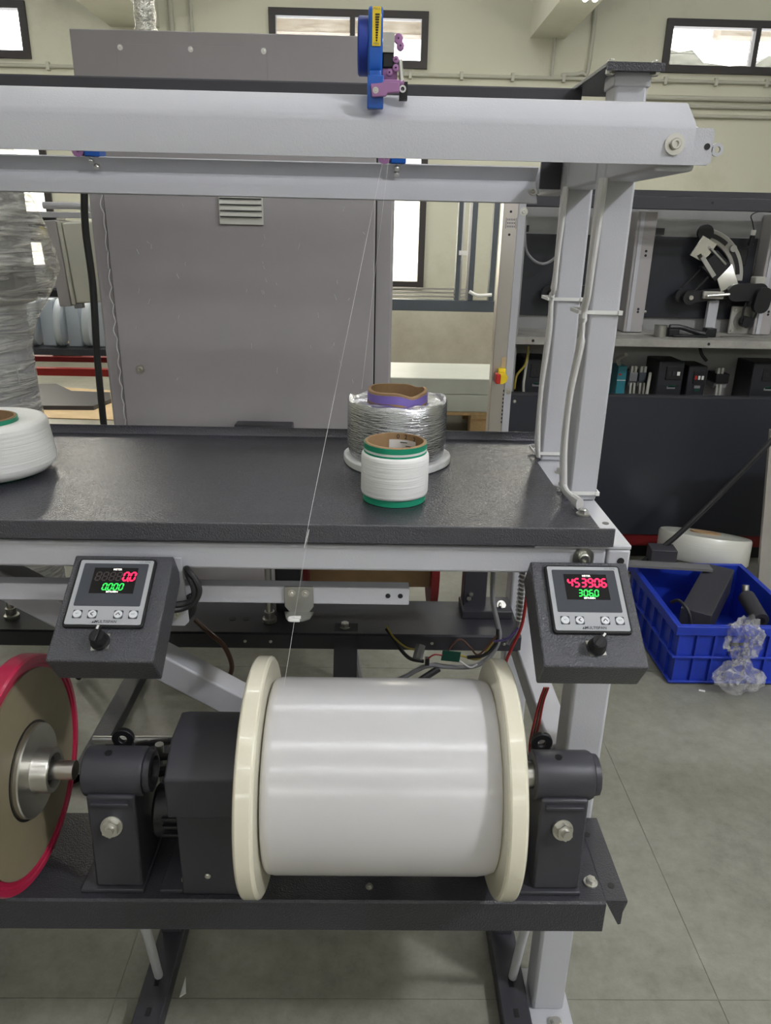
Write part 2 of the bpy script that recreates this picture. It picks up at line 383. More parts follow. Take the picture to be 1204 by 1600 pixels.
_fontcache = {}
def text_bm(s, h, mtx, bold=0.0):
    """lettering as mesh, centred, height h, placed by mtx (local x right, y up)"""
    cu = bpy.data.curves.new('lettering', 'FONT'); cu.body = s; cu.align_x = 'CENTER'; cu.align_y = 'CENTER'; cu.size = h * 1.38
    cu.extrude = 0.0; cu.offset = bold
    o = bpy.data.objects.new('lettering', cu); COL.objects.link(o)
    me = bpy.data.meshes.new_from_object(o.evaluated_get(bpy.context.evaluated_depsgraph_get()))
    bpy.data.objects.remove(o); bpy.data.curves.remove(cu)
    bm = BM(); bm.from_mesh(me); bpy.data.meshes.remove(me)
    bmesh.ops.transform(bm, matrix=mtx, verts=bm.verts); return bm

# ================================================================== THE SETTING
def wall_cells(axis_const0, axis_const1, us, zs, holes, axis):
    """wall slab with rectangular openings, one mesh"""
    bm = BM()
    U = sorted(set(us + [h[0] for h in holes] + [h[1] for h in holes])); Z = sorted(set(zs + [h[2] for h in holes] + [h[3] for h in holes]))
    for a, b in zip(U, U[1:]):
        for c, d in zip(Z, Z[1:]):
            mx, mz = (a + b) / 2, (c + d) / 2
            if any(h[0] < mx < h[1] and h[2] < mz < h[3] for h in holes): continue
            if axis == 'Y': box(bm, a, b, axis_const0, axis_const1, c, d)
            else: box(bm, axis_const0, axis_const1, a, b, c, d)
    bmesh.ops.remove_doubles(bm, verts=bm.verts, dist=1e-5)
    return bm
XL, XRR, YB, YW, ZC = -5.5, 5.5, -4.5, 7.0, 3.7
WIN = [(-4.25, -2.81, 2.42, 2.82), (-0.885, 0.395, 2.42, 2.82), (2.315, 3.75, 2.44, 2.82),
       (-4.25, -2.79, 0.70, 2.0), (-1.0, 0.43, 0.70, 2.0)]
fl = struct(single('floor', B(XL, XRR, YB, YW + 0.2, -0.12, -0.0012), 'floor', None, None))
sl = BM(); box(sl, -0.4943, 0.4943, -0.4943, 0.4943, -0.0011, 0.0)
slab_me = finish(sl); setmat(slab_me, 'floor')
ORIG[fl] = Vector(fl.location)
for i in range(-5, 6):
    for j in range(-5, 8):
        cx, cy = 0.585 - 0.495 + i * 0.99, 0.864 - 0.495 + j * 0.99
        if XL + .5 < cx < XRR - .5 and cy < YW - .45: inst('floor_slab', slab_me, fl, (cx, cy, 0))
struct(single('wall_back', wall_cells(YW, YW + 0.2, [XL, XRR], [0, ZC], WIN, 'Y'), 'wall', None, None))
FILL_WIN = [(-4.6, -2.7, 2.15, 2.6), (-2.2, -0.3, 2.15, 2.6), (0.3, 2.2, 2.15, 2.6), (2.7, 4.6, 2.15, 2.6)]  # unseen windows, added behind the camera for soft frontal light
struct(single('wall_front', wall_cells(YB - 0.2, YB, [XL, XRR], [0, ZC], FILL_WIN, 'Y'), 'wall', None, None))
struct(single('wall_left', B(XL - 0.2, XL, YB - 0.2, YW + 0.2, 0, ZC), 'wall', None, None))
struct(single('wall_right', B(XRR, XRR + 0.2, YB - 0.2, YW + 0.2, 0, ZC), 'wall', None, None))
struct(single('ceiling', B(XL - 0.2, XRR + 0.2, YB - 0.2, YW + 0.2, ZC, ZC + 0.2), 'ceil', None, None))
def window(n, x0, x1, z0, z1, slats, fw_=0.055, YW=YW, pm='pane'):
    o = bpy.data.objects.new('window_%d' % n, None); COL.objects.link(o); o.location = ((x0 + x1) / 2, YW, z0); struct(o); ORIG[o] = Vector(o.location)
    y0, y1 = YW - 0.03, YW + 0.06
    for a in ((x0, x1, z1 - fw_, z1), (x0, x1, z0, z0 + fw_)): part('window_frame', B(a[0], a[1], y0, y1, a[2], a[3]), 'wframe', o)
    xm = (x0 + x1) / 2 + 0.03
    for a in (x0, x1 - fw_, xm - 0.02): part('window_frame', B(a, a + (fw_ if a != xm - 0.02 else 0.04), y0 + 0.002, y1, z0 + fw_, z1 - fw_), 'wframe', o)
    for (a, b) in ((x0 + fw_, xm - 0.02), (xm + 0.02, x1 - fw_)):
        h = (z1 - z0 - 2 * fw_) / slats
        for k in range(slats):
            zz = z0 + fw_ + k * h
            bm = BM(); prism(bm, [(YW + 0.015, zz + 0.001), (YW + 0.019, zz + 0.001), (YW + 0.031, zz + h - 0.001), (YW + 0.027, zz + h - 0.001)], 'X', a, b)
            part('pane', bm, pm, o)
for i, w in enumerate(WIN): window(i + 1, *w, 3 if w[2] > 2 else 8, pm='pane' if w[2] > 2 else 'frost')
for i, w in enumerate(FILL_WIN): window(i + 6, *w, 2, YW=YB - 0.08, pm='clearpane')  # the added fill windows, clear so daylight reaches the machine front
# daylight side: line of trees and eaves outside the windows
bm = BM(); N = 90; pts = []
for i in range(N + 1):
    x = -26 + 52 * i / N; pts.append((x, 6.9 + 0.9 * noise.noise(Vector((x * 0.35, 3.1, 0))) + 0.5 * noise.noise(Vector((x * 1.7, 1, 0))) + (1.75 if x > 10 else -2.4)))
prism(bm, pts + [(26, -2), (-26, -2)], 'Y', 38, 41)
single('tree_line', bm, 'trees', 'dark line of distant trees seen through the clerestory window', 'trees')
single('roof_eave', B(-2.0, 0.9, 8.3, 8.5, 2.94, 3.4), 'eave', 'brown eave outside the window above the grey cabinet', 'eave')
single('roof_eave', B(3.28, 3.85, 8.3, 8.5, 3.00, 3.5), 'eave', 'brown eave outside the right clerestory window', 'eave')
# concrete ceiling beams running towards the back wall
struct(single('trim_1', B(1.22, 1.50, YB, YW, 2.66, ZC), 'concretebeam', None, None))
struct(single('trim_2', B(-2.15, -1.76, YB, YW, 2.66, ZC), 'concretebeam', None, None))
# conduits on the back wall
def pipe(pts, r, label, group=None, m='pipe'):
    return single('wall_conduit', TU(pts, r, n=10, sub=4), m, label, 'conduit', group)
yc = YW - 0.02
cl = root('wall_conduit', 'long thin conduit with clips running below the clerestory windows', 'conduit', (0, yc, 2.36))
part('pipe', CY((-5.4, yc, 2.365), (5.4, yc, 2.385), 0.014, n=10), 'pipe', cl)
clip = finish(B(-0.012, 0.012, -0.02, 0.018, -0.03, 0.03)); setmat(clip, 'pipe')
for k in range(26): inst('clip', clip, cl, (-5.2 + k * 0.42, yc, 2.365 + 0.02 * (k * 0.42 / 10.4)))
pipe([(1.9, yc, 2.255), (5.4, yc, 2.265)], 0.02, 'topmost of the three plain conduits below the right window')
pipe([(1.9, yc, 2.195), (5.4, yc, 2.205)], 0.014, 'middle of the three plain conduits below the right window')
pipe([(1.9, yc, 2.125), (5.4, yc, 2.135)], 0.014, 'lowest of the three plain conduits below the right window')
pipe([(1.72, yc, 3.6), (1.72, yc, 2.52), (1.66, yc, 2.42), (1.5, yc, 2.40)], 0.016, 'upright conduit bending left below the right ceiling beam')
pipe([(1.42, yc, 2.66), (1.42, yc, 2.39)], 0.012, 'short upright conduit dropping from the right ceiling beam')
pipe([(-1.66, yc, 3.6), (-1.66, yc, 2.5)], 0.02, 'upright conduit beside the left ceiling beam')
pipe([(-1.5, yc, 3.6), (-1.5, yc, 2.39)], 0.014, 'thin upright conduit left of the clerestory window over the cabinet')

# lamps: tube battens under the beams and on the ceiling
def lamp(loc, along, label, L=1.2, group='tube lamps on the ceiling', nt_=2, tm_='tube'):
    x, y, z = loc
    o = root('tube_lamp', label, 'lamp', loc, group)
    hx, hy = (L / 2, 0.06) if along == 'X' else (0.06, L / 2)
    part('housing', B(x - hx, x + hx, y - hy, y + hy, z - 0.035, z), 'lampbody', o)
    for s in ((-1, 1) if nt_ == 2 else (0,)):
        d = 0.032 * s
        if along == 'X': bm = CY((x - hx + .02, y + d, z - 0.052), (x + hx - .02, y + d, z - 0.052), 0.017, n=12)
        else: bm = CY((x + d, y - hy + .02, z - 0.052), (x + d, y + hy - .02, z - 0.052), 0.017, n=12)
        part('glowing_tube', bm, tm_, o)
lamp((1.36, 5.1, 2.66), 'Y', 'tube lamp under the right ceiling beam, the far one', group=None, tm_='tubehi')
lamp((-1.95, 5.1, 2.66), 'Y', 'tube lamp under the left ceiling beam, the far one', group=None, tm_='tubehi')
for x, wx in ((-3.55, 'left of both beams'), (-0.13, 'between the beams'), (3.2, 'right of both beams')):
    for y, wy in ((-2.6, 'row by the front wall'), (-0.4, 'row behind the viewer'), (2.5, 'row above the cabinet'), (5.0, 'row by the back wall')):
        lamp((x, y, ZC), 'X', 'long tube lamp on the ceiling %s, %s' % (wx, wy), L=2.9)

hb = root('high_bay_lamp', 'bell shaped high bay lamp hanging behind the viewer at right', 'lamp', (2.1, -0.5, 3.0))
part('shade', LA([(0.19, 0.0), (0.17, 0.06), (0.10, 0.14), (0.06, 0.17), (0.055, 0.30), (0.001, 0.30)], (2.1, -0.5, 3.0), n=40), 'lampbody', hb)
part('glowing_disc', LA([(0.001, 0.008), (0.165, 0.008), (0.165, 0.012), (0.001, 0.012)], (2.1, -0.5, 3.0), n=40), 'bay', hb)
part('hanger', CY((2.1, -0.5, 3.30), (2.1, -0.5, ZC), 0.008, n=10), 'steeld', hb)

# ================================================================== THE WINDING MACHINE
mc = root('winding_machine', 'light grey steel winding machine frame with charcoal shelf and base', 'machine', (0.0, 0.95, 0.0))
XR0, XR1 = 0.28, 0.32
LX = -1.9                                   # the frame runs on past the left of the picture
def tubebox(name, x0, x1, y0, y1, z0, z1, m='frame', bev=0.004, parent=mc): return part(name, B(x0, x1, y0, y1, z0, z1), m, parent, bev)
# white corner plate + front rail
cp = part('corner_plate', P_([(0.20, 0.84), (0.32, 0.84), (0.32, 1.36), (0.20, 1.36)], 'Z', 0.818, 0.8235), 'frame', mc, 0.0015)
fr = tubebox('front_rail', LX, 0.291, 0.842, 0.882, 0.783, 0.8178)
tubebox('corner_block', 0.2915, 0.32, 0.840, 0.882, 0.772, 0.8178, bev=0.003)
tubebox('rear_rail', LX, 0.279, 1.30, 1.34, 0.783, 0.8178)
tubebox('side_rail', 0.282, 0.319, 0.884, 1.34, 0.783, 0.8178)
# upper posts and lower posts
pf = tubebox('upright_post', XR0, XR1, 1.002, 1.042, 0.8237, 1.356)
pr = tubebox('upright_post', XR0, XR1, 1.197, 1.237, 0.8237, 1.300)
lp = tubebox('lower_post', 0.270, 0.321, 0.8405, 0.891, 0.008, 0.772, bev=0.005)
lp2 = tubebox('lower_post', 0.270, 0.321, 1.29, 1.34, 0.008, 0.783, bev=0.005)
for (p, ys) in ((lp, 0.80), (lp2, 1.26)):
    part('foot_plate', B(0.262, 0.332, ys - 0.012, ys + 0.115, 0.0, 0.008), 'frame', p, 0.002)
inst('levelling_bolt', BOLT, lp, (0.303, 0.818, 0.008), scale=1.3)
# arm carrying the top beam and the rear arm
tubebox('arm', XR0, XR1 + 0.001, 0.826, 1.0015, 1.242, 1.284)
tubebox('arm', XR0, XR1, 1.0425, 1.1965, 1.242, 1.284)
tubebox('arm', XR0, XR1, 1.2375, 1.42, 1.242, 1.284)
# top beam: bent sheet, vertical front face, bevel, top return
T = 0.0035
prof = [(0.815, 1.247), (0.815, 1.279), (0.8165, 1.283), (0.8195, 1.286), (0.846, 1.3055), (0.850, 1.307), (0.880, 1.307)]
def sheet(pr_, t):
    out = []; n = len(pr_)
    for i in range(n):
        a = Vector(pr_[max(i - 1, 0)]); b = Vector(pr_[min(i + 1, n - 1)]); d = (b - a).normalized(); out.append((pr_[i][0] + d.y * t, pr_[i][1] - d.x * t))
    return list(pr_) + out[::-1]
tb = part('top_beam', P_(sheet(prof, T), 'X', LX, 0.3125), 'frame', mc, 0, ang=50)
inst('bolt', SOCK, tb, (0.293, 0.815, 1.2655), FRONT, 1.0)
# end tab with ear and hole
ear = [(0.303, 1.2475), (0.330, 1.2475), (0.3335, 1.250), (0.3335, 1.277), (0.331, 1.281), (0.3045, 1.281)]
bm = P_(ear, 'Y', 0.8192, 0.8222); lathe(bm, [(0.0030, -0.0015), (0.0062, -0.0015), (0.0062, 0.0015), (0.0030, 0.0015)], (0.3385, 0.8207, 1.262), 'Y', n=20, closed=True)
box(bm, 0.332, 0.3355, 0.8193, 0.8221, 1.259, 1.265)
et = part('end_tab', bm, 'frame', mc)
inst('hole', HOLE4, et, (0.3275, 0.8190, 1.2645), FRONT)
# dark upper channel and top plate
ch = part('top_channel', P_(sheet([(1.140, 1.318), (1.140, 1.3625), (1.142, 1.3645), (1.185, 1.3645)], 0.003), 'X', LX, 0.275), 'darks', mc)
tp = part('top_plate', P_([(0.264, 0.985), (0.331, 0.985), (0.331, 1.19), (0.264, 1.19)], 'Z', 1.3625, 1.3675), 'dark', mc, 0.0008)
part('plate_lip', B(0.264, 0.331, 0.9845, 0.988, 1.3585, 1.3675), 'dark', tp)
for x in (0.272, 0.324):
    inst('bolt', BOLTS, tp, (x, 1.0, 1.3675)); inst('nut', BOLTS, tp, (x, 1.0, 1.3625), (R(180), 0, 0), 1.3)
tubebox('post_collar', XR0 - 0.002, XR1 + 0.002, 1.000, 1.044, 1.345, 1.3612, bev=0.002)
part('end_bracket', B(0.248, 0.2795, 1.238, 1.244, 1.244, 1.305), 'darks', mc)
# rear guide rail: angle with a flange towards the viewer
gr = part('guide_rail', P_(sheet([(1.368, 1.283), (1.3855, 1.2658), (1.3875, 1.2632), (1.3855, 1.2606), (1.358, 1.2285)][::-1], 0.0028)[:], 'X', LX, 0.270), 'frame', mc, 0, ang=50)
part('rail_end', P_([(0.245, 1.244), (0.279, 1.244), (0.279, 1.284), (0.268, 1.284)], 'Y', 1.3905, 1.4015), 'frame', gr)
inst('bolt', SOCKS, gr, (0.264, 1.3725, 1.2455), (R(50), 0, 0), 1.1)
for (x, y, z) in ((-0.474, 1.3715, 1.2795), (-0.468, 1.3795, 1.2715), (0.033, 1.3715, 1.2795), (0.033, 1.3800, 1.2710)): inst('bolt', BOLTS, gr, (x, y, z), (R(135), 0, 0), 1.15)
# tray (charcoal shelf): floor, front rim, rear rim
tf = [(LX, 0.838), (0.2935, 0.838), (0.2935, 0.958), (0.279, 0.992), (0.279, 1.050), (0.272, 1.060), (0.272, 1.185), (0.292, 1.215), (0.296, 1.3155), (LX, 1.3155)]
tray = part('shelf', P_(tf, 'Z', 0.8240, 0.8275), 'shelf', mc, 0.0006)
part('front_rim', B(LX, 0.2955, 0.8345, 0.8380, 0.8235, 0.8475), 'boxc', tray, 0.0012)
part('rear_rim', P_(sheet([(1.3125, 0.8277), (1.3150, 0.831), (1.3160, 0.8425)], 0.003), 'X', LX, 0.2955), 'shelf', tray)
for p in ((0.2925, 1.242, 0.8277), (0.300, 1.135, 0.8237), (0.2835, 0.935, 0.8277)): inst('bolt', BOLT, cp if p[2] < 0.827 else tray, p, scale=1.05)
for p in ((0.309, 0.915, 0.8237), (0.293, 1.208, 0.8279)): inst('hole', HOLE5, cp, p)
inst('bolt', SOCK, fr, (0.262, 0.8418, 0.8065), FRONT, 1.35); inst('hole', HOLE5, fr, (0.3085, 0.8396, 0.803), FRONT)
# lower tubes and braces
tubebox('side_tube', 0.262, 0.303, 0.892, 1.289, 0.445, 0.485)
def bar(name, p0, p1, w, h, m, parent=mc, bev=0.003):
    p0, p1 = Vector(p0), Vector(p1); d = p1 - p0; L = d.length; z = d.normalized(); y = Vector((0, 1, 0)); x = y.cross(z).normalized(); y = z.cross(x)
    mt = Matrix((x, y, z)).transposed().to_4x4(); mt.translation = p0
    return part(name, B(-h / 2, h / 2, -w / 2, w / 2, 0, L, mtx=mt), m, parent, bev)
bar('diagonal_brace', (-0.56, 0.955, 0.74), (-0.10, 0.955, 0.453), 0.04, 0.042, 'frame')
# traverse bar that guides the thread
tv = part('traverse_bar', B(LX, 0.050, 0.866, 0.886, 0.724, 0.748), 'frame', mc, 0.0015)
for x in (0.0225, 0.0385): inst('hole', HOLE4, tv, (x, 0.8658, 0.7375), FRONT, 1.1)
gb = part('guide_bracket', P_([(-0.1105, 0.7500), (-0.074, 0.7500), (-0.0735, 0.722), (-0.080, 0.713), (-0.104, 0.713), (-0.111, 0.722)], 'Y', 0.8625, 0.8655), 'steeld', tv, 0.0006)
part('bracket_lip', P_([(-0.111, 0.8625), (-0.0735, 0.8625), (-0.0775, 0.846), (-0.086, 0.840), (-0.100, 0.840), (-0.1075, 0.846)], 'Z', 0.7125, 0.7145), 'steeld', tv)
for x in (-0.1015, -0.084): inst('bolt', SOCKS, tv, (x, 0.8625, 0.741), FRONT, 0.72)
bm = TU([(-0.088, 0.8415, 0.7175), (-0.100, 0.8405, 0.7175), (-0.1025, 0.8375, 0.7175), (-0.100, 0.8345, 0.7175), (-0.089, 0.8345, 0.7175)], 0.0024, n=8)
part('ceramic_guide', bm, 'white', tv)
# rear lower channel with the far side's gear
rc = part('rear_channel', P_(sheet([(1.155, 0.483), (1.155, 0.510), (1.158, 0.513), (1.285, 0.513)], 0.003), 'X', LX, 0.268), 'darks', mc)
for x in (-0.22, -0.175, 0.11, 0.238): inst('screw', PAN, rc, (x, 1.1548, 0.497), FRONT, 0.7)
inst('bolt', BOLT, rc, (-0.045, 1.18, 0.513), None, 1.2)
for x in (-0.25, -0.225): inst('hole', HOLE5, rc, (x, 1.205, 0.5131), None, 1.4)
for x in (-0.182, -0.645):
    part('spindle_rod', CY((x, 1.20, 0.513), (x, 1.20, 0.783), 0.006, n=14), 'steel', rc)
    part('spindle_collar', LA([(0.006, 0), (0.013, 0), (0.013, 0.006), (0.009, 0.007), (0.009, 0.02), (0.006, 0.02)], (x, 1.20, 0.5131), n=20), 'steel', rc)
part('hanger_bar', P_([(1.150, 0.505), (1.185, 0.5155), (1.185, 0.5185), (1.150, 0.5085), (1.05, 0.330), (1.053, 0.328)], 'X', -0.063, -0.022), 'darks', mc)
for (x0, x1) in ((-0.175, -0.128), (0.172, 0.214)):
    part('rear_pillar', B(x0, x1, 1.235, 1.275, 0.513, 0.783), 'darks', rc, 0.002)
pb = part('pillar_base', B(0.168, 0.262, 1.215, 1.275, 0.5132, 0.530), 'darks', rc, 0.002)
for p in ((0.182, 1.222), (0.185, 1.208)): inst('bolt', BOLTS, rc, (p[0], 1.2348, 0.560 - (p[1] - 1.2) * 0.6), FRONT)
inst('bolt', BOLT, rc, (0.243, 1.238, 0.530), (R(50), R(30), 0), 1.1)
# base channel under the spools
bc = part('base_channel', P_(sheet([(0.700, 0.3655), (0.6855, 0.3655), (0.684, 0.367), (0.684, 0.4115), (0.6865, 0.414), (0.828, 0.414), (0.830, 0.412), (0.830, 0.37)], 0.0035), 'X', LX, 0.295), 'dark', mc)
be = part('base_end', P_([(0.2955, 0.6875), (0.322, 0.6875), (0.322, 0.826), (0.2955, 0.826)], 'Z', 0.4105, 0.414), 'dark', bc)
part('end_flange', P_([(0.6875, 0.4105), (0.826, 0.4105), (0.826, 0.372), (0.70, 0.372)], 'X', 0.3185, 0.322), 'dark', bc)
part('end_web', P_([(0.296, 0.4105), (0.3185, 0.4105), (0.3185, 0.375), (0.315, 0.374)], 'Y', 0.6880, 0.6905), 'dark', bc)
inst('bolt', BOLT, bc, (0.283, 0.714, 0.414)); inst('bolt', BOLT, bc, (0.004, 0.706, 0.4135), None, 0.55)
for p in ((0.308, 0.71, 0.4141), (0.300, 0.795, 0.4141)): inst('hole', HOLE5, bc, p)
for x in (-0.212, 0.192, 0.243):
    part('cage_nut', B(x - 0.005, x + 0.005, 0.71, 0.722, 0.356, 0.3655), 'steeld', bc); inst('hole', HOLE4, bc, (x, 0.7098, 0.361), FRONT)
# feet: dark floor channels with slots, and rods
for (x0, x1, rx) in ((-0.359, -0.315, -0.336), (0.217, 0.262, 0.245)):
    f = part('floor_channel', P_(sheet([(x0, 0.0), (x0, 0.028), (x0 + 0.002, 0.03), (x1 - 0.002, 0.03), (x1, 0.028), (x1, 0.0)], 0.003), 'Y', 0.66, 1.34), 'darks', mc)
    for y in (0.82, 0.87): part('slot', B((x0 + x1) / 2 - 0.004, (x0 + x1) / 2 + 0.004, y - 0.007, y + 0.007, 0.0296, 0.0303), 'black', f)
    part('tie_rod', TU([(rx * 0.90, 0.735, 0.37), (rx * 0.94, 0.80, 0.22), (rx - 0.001, 0.88, 0.032)], 0.007, n=12), 'frame', f)
    part('riser', B(x0 + 0.006, x1 - 0.006, 0.96, 1.0, 0.031, 0.40), 'darks', f)

# ================================================================== SPOOLS AND THEIR DRIVES
AY, AZ = 0.736, 0.564
def flange(parent, x0, x1, m, r=0.138, bore=0.02, name='flange'):
    e = 0.004
    prof = [(bore, x0), (r - 0.012, x0), (r - e, x0 + 0.0005), (r - 0.001, x0 + 0.0022), (r, x0 + e), (r, x1 - e), (r - 0.001, x1 - 0.0022), (r - e, x1 - 0.0005), (r - 0.012, x1), (bore, x1)]
    return part(name, LA(prof, (0, AY, AZ), 'X', n=128, closed=True), m, parent, ang=25)
sp = root('fibre_spool', 'large white wound spool with cream flanges between the motor cover and right pedestal', 'spool', (0.015, AY, 0.426))
flange(sp, -0.140, -0.1175, 'cream'); flange(sp, 0.146, 0.1685, 'cream')
part('winding', LA([(0.02, -0.1155), (0.108, -0.1155), (0.1115, -0.112), (0.1127, -0.104), (0.1127, 0.126), (0.1115, 0.136), (0.109, 0.1445), (0.02, 0.1445)], (0, AY, AZ), 'X', n=160, closed=True), 'fibre', sp, ang=60)
part('bare_core', LA([(0.02, 0.1447), (0.1065, 0.1447), (0.1065, 0.1458), (0.02, 0.1458)], (0, AY, AZ), 'X', n=96, closed=True), 'cream', sp)
part('shaft', CY((-0.16, AY, AZ), (0.206, AY, AZ), 0.0155, n=28), 'steel', sp)
rs = root('fibre_spool', 'spool with crimson flanges and brown end disc at the left edge', 'spool', (-0.50, AY, 0.426))
RX = -0.402
prof = [(0.02, RX - 0.024), (0.1365, RX - 0.024), (0.138, RX - 0.021), (0.138, RX - 0.003), (0.1365, RX), (0.131, RX), (0.1300, RX - 0.002), (0.1265, RX - 0.002), (0.1255, RX - 0.004), (0.02, RX - 0.004)]
part('flange', LA(prof, (0, AY, AZ), 'X', n=128, closed=True), 'red', rs, ang=25)
part('end_disc', LA([(0.05, RX - 0.0038), (0.1215, RX - 0.0038), (0.1215, RX - 0.0015), (0.05, RX - 0.0015)], (0, AY, AZ), 'X', n=96, closed=True), 'hubdisc', rs)
flange(rs, RX - 0.31, RX - 0.285, 'red')
part('winding', LA([(0.02, RX - 0.284), (0.116, RX - 0.284), (0.116, RX - 0.025), (0.02, RX - 0.025)], (0, AY, AZ), 'X', n=96, closed=True), 'fibre', rs)
part('hub_ring', LA([(0.020, RX - 0.001), (0.054, RX - 0.001), (0.0555, RX + 0.001), (0.0555, RX + 0.005), (0.054, RX + 0.0065), (0.0275, RX + 0.0065), (0.0265, RX + 0.0085), (0.0265, RX + 0.024), (0.0255, RX + 0.0255), (0.0205, RX + 0.0255), (0.020, RX + 0.02)], (0, AY, AZ), 'X', n=64, closed=True), 'steel', rs)
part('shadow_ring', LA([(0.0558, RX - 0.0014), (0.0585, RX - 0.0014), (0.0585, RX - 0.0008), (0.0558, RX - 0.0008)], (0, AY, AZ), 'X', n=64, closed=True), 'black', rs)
part('locking_collar', LA([(0.012, RX + 0.012), (0.0198, RX + 0.012), (0.0198, RX + 0.017), (0.012, RX + 0.017)], (0, AY, AZ), 'X', n=32, closed=True), 'black', rs)
part('shaft', CY((RX - 0.32, AY, AZ), (-0.352, AY, AZ), 0.0115, n=28), 'steel', rs)

def pedestal(xc, label, hook):
    o = root('bearing_pedestal', label, 'bearing stand', (xc, 0.74, 0.4145))
    x0, x1 = xc - 0.0285, xc + 0.0285
    part('foot', B(x0 - 0.018, x1 + 0.002, 0.694, 0.822, 0.4142, 0.4198), 'darks', o, 0.0015)
    part('stem', P_([(0.6985, 0.42), (0.808, 0.42), (0.772, 0.552), (0.705, 0.552)], 'X', x0, x1), 'darks', o, 0.003)
    part('weld_ledge', B(x0 + 0.006, x1 - 0.006, 0.6995, 0.7055, 0.5415, 0.5455), 'darks', o, 0.0012)
    part('boss', LA([(0.0165, x0 - 0.006), (0.0275, x0 - 0.006), (0.029, x0 - 0.0045), (0.029, x1 + 0.004), (0.0275, x1 + 0.0075), (0.0165, x1 + 0.0075)], (0, AY, AZ), 'X', n=48, closed=True), 'darks', o)
    part('boss_cap', LA([(0.015, x1 + 0.0073), (0.0245, x1 + 0.0073), (0.0255, x1 + 0.009), (0.0245, x1 + 0.0155), (0.022, x1 + 0.0165), (0.0185, x1 + 0.0165), (0.017, x1 + 0.009)], (0, AY, AZ), 'X', n=12, closed=True), 'darks', o)
    part('bearing', CY((x0 - 0.003, AY, AZ), (x1 + 0.009, AY, AZ), 0.0168, n=32), 'black', o)
    inst('clamp_stud', STUD, o, (xc - 0.0005, 0.7015, 0.512), (R(72), 0, R(6)), 1.02)
    inst('grub_hole', HOLE5, o, (xc - 0.006, AY - 0.004, AZ + 0.0288), (R(8), 0, 0), 1.0)
    ey = BM(); lathe(ey, [(0.0052, -0.0035), (0.0135, -0.0035), (0.0135, 0.0035), (0.0052, 0.0035)], (hook, AY + 0.036, AZ + 0.020), 'Y', n=28, closed=True)
    box(ey, hook - 0.0125, hook + 0.0125, AY + 0.033, AY + 0.039, AZ - 0.006, AZ + 0.012)
    part('eye_lug', ey, 'black', o, 0.001)
    return o
pedestal(0.2345, 'charcoal bearing pedestal with zinc clamp nut at the right of the white spool', 0.217)
pedestal(-0.3020, 'charcoal bearing pedestal with zinc clamp nut beside the crimson spool', -0.304)
# drive cover
dr = root('motor_cover', 'charcoal motor cover with chamfered hood left of the white spool', 'motor cover', (-0.18, 0.74, 0.4145))
part('body', B(-0.2235, -0.150, 0.6925, 0.80, 0.4145, 0.548), 'darks', dr, 0.002)
part('hood', P_([(0.675, 0.5485), (0.675, 0.602), (0.716, 0.6275), (0.765, 0.6275), (0.803, 0.602), (0.803, 0.5485)], 'X', -0.2275, -0.148), 'darks', dr, 0.0025)
part('foot', B(-0.252, -0.2240, 0.694, 0.80, 0.4142, 0.4195), 'darks', dr, 0.0012)
inst('screw', PAN, dr, (-0.1915, 0.6924, 0.445), FRONT, 0.95); inst('screw', PAN, dr, (-0.2255, 0.705, 0.4255), (0, R(-90), 0), 0.8)
mt_ = part('motor', LA([(0.001, -0.262), (0.030, -0.262), (0.034, -0.258), (0.034, -0.2240), (0.001, -0.2240)], (0, 0.748, 0.497), 'X', n=40, closed=True), 'black', dr)
for k in range(3): part('cooling_fin', B(-0.246, -0.2245, 0.708, 0.713, 0.489 + k * 0.012, 0.4925 + k * 0.012), 'black', mt_, 0.0006)
# rods, valve and air hoses between the pedestal and the motor cover
single('guide_rod', CY((-0.42, 0.95, 0.442), (-0.10, 0.95, 0.446), 0.0062, n=16), 'steeld', 'dull steel rod lying level behind the motor cover', 'rod')
vv = root('air_valve', 'small grey air fitting with black hoses between pedestal and motor cover', 'valve', (-0.30, 0.86, 0.40))
part('fitting', CY((-0.303, 0.86, 0.425), (-0.303, 0.86, 0.468), 0.007, 0.009, n=12), 'steeld', vv)
part('nut', CY((-0.303, 0.86, 0.412), (-0.303, 0.86, 0.425), 0.011, n=6), 'steeld', vv)
part('elbow', TU([(-0.303, 0.86, 0.466), (-0.306, 0.858, 0.484), (-0.326, 0.855, 0.486)], 0.008, n=10), 'wiregrey', vv)
part('cap', CY((-0.291, 0.86, 0.486), (-0.290, 0.86, 0.506), 0.006, n=10), 'steeld', vv)
part('hose', TU([(-0.345, 0.86, 0.478), (-0.31, 0.855, 0.486), (-0.25, 0.85, 0.497)], 0.0055, n=10), 'rubber', vv)
part('hose', TU([(-0.345, 0.85, 0.462), (-0.315, 0.85, 0.463), (-0.25, 0.85, 0.478)], 0.0085, n=10), 'rubber', vv)
part('hose', TU([(-0.345, 0.90, 0.468), (-0.32, 0.90, 0.476), (-0.26, 0.90, 0.482)], 0.005, n=10), 'rubber', vv)

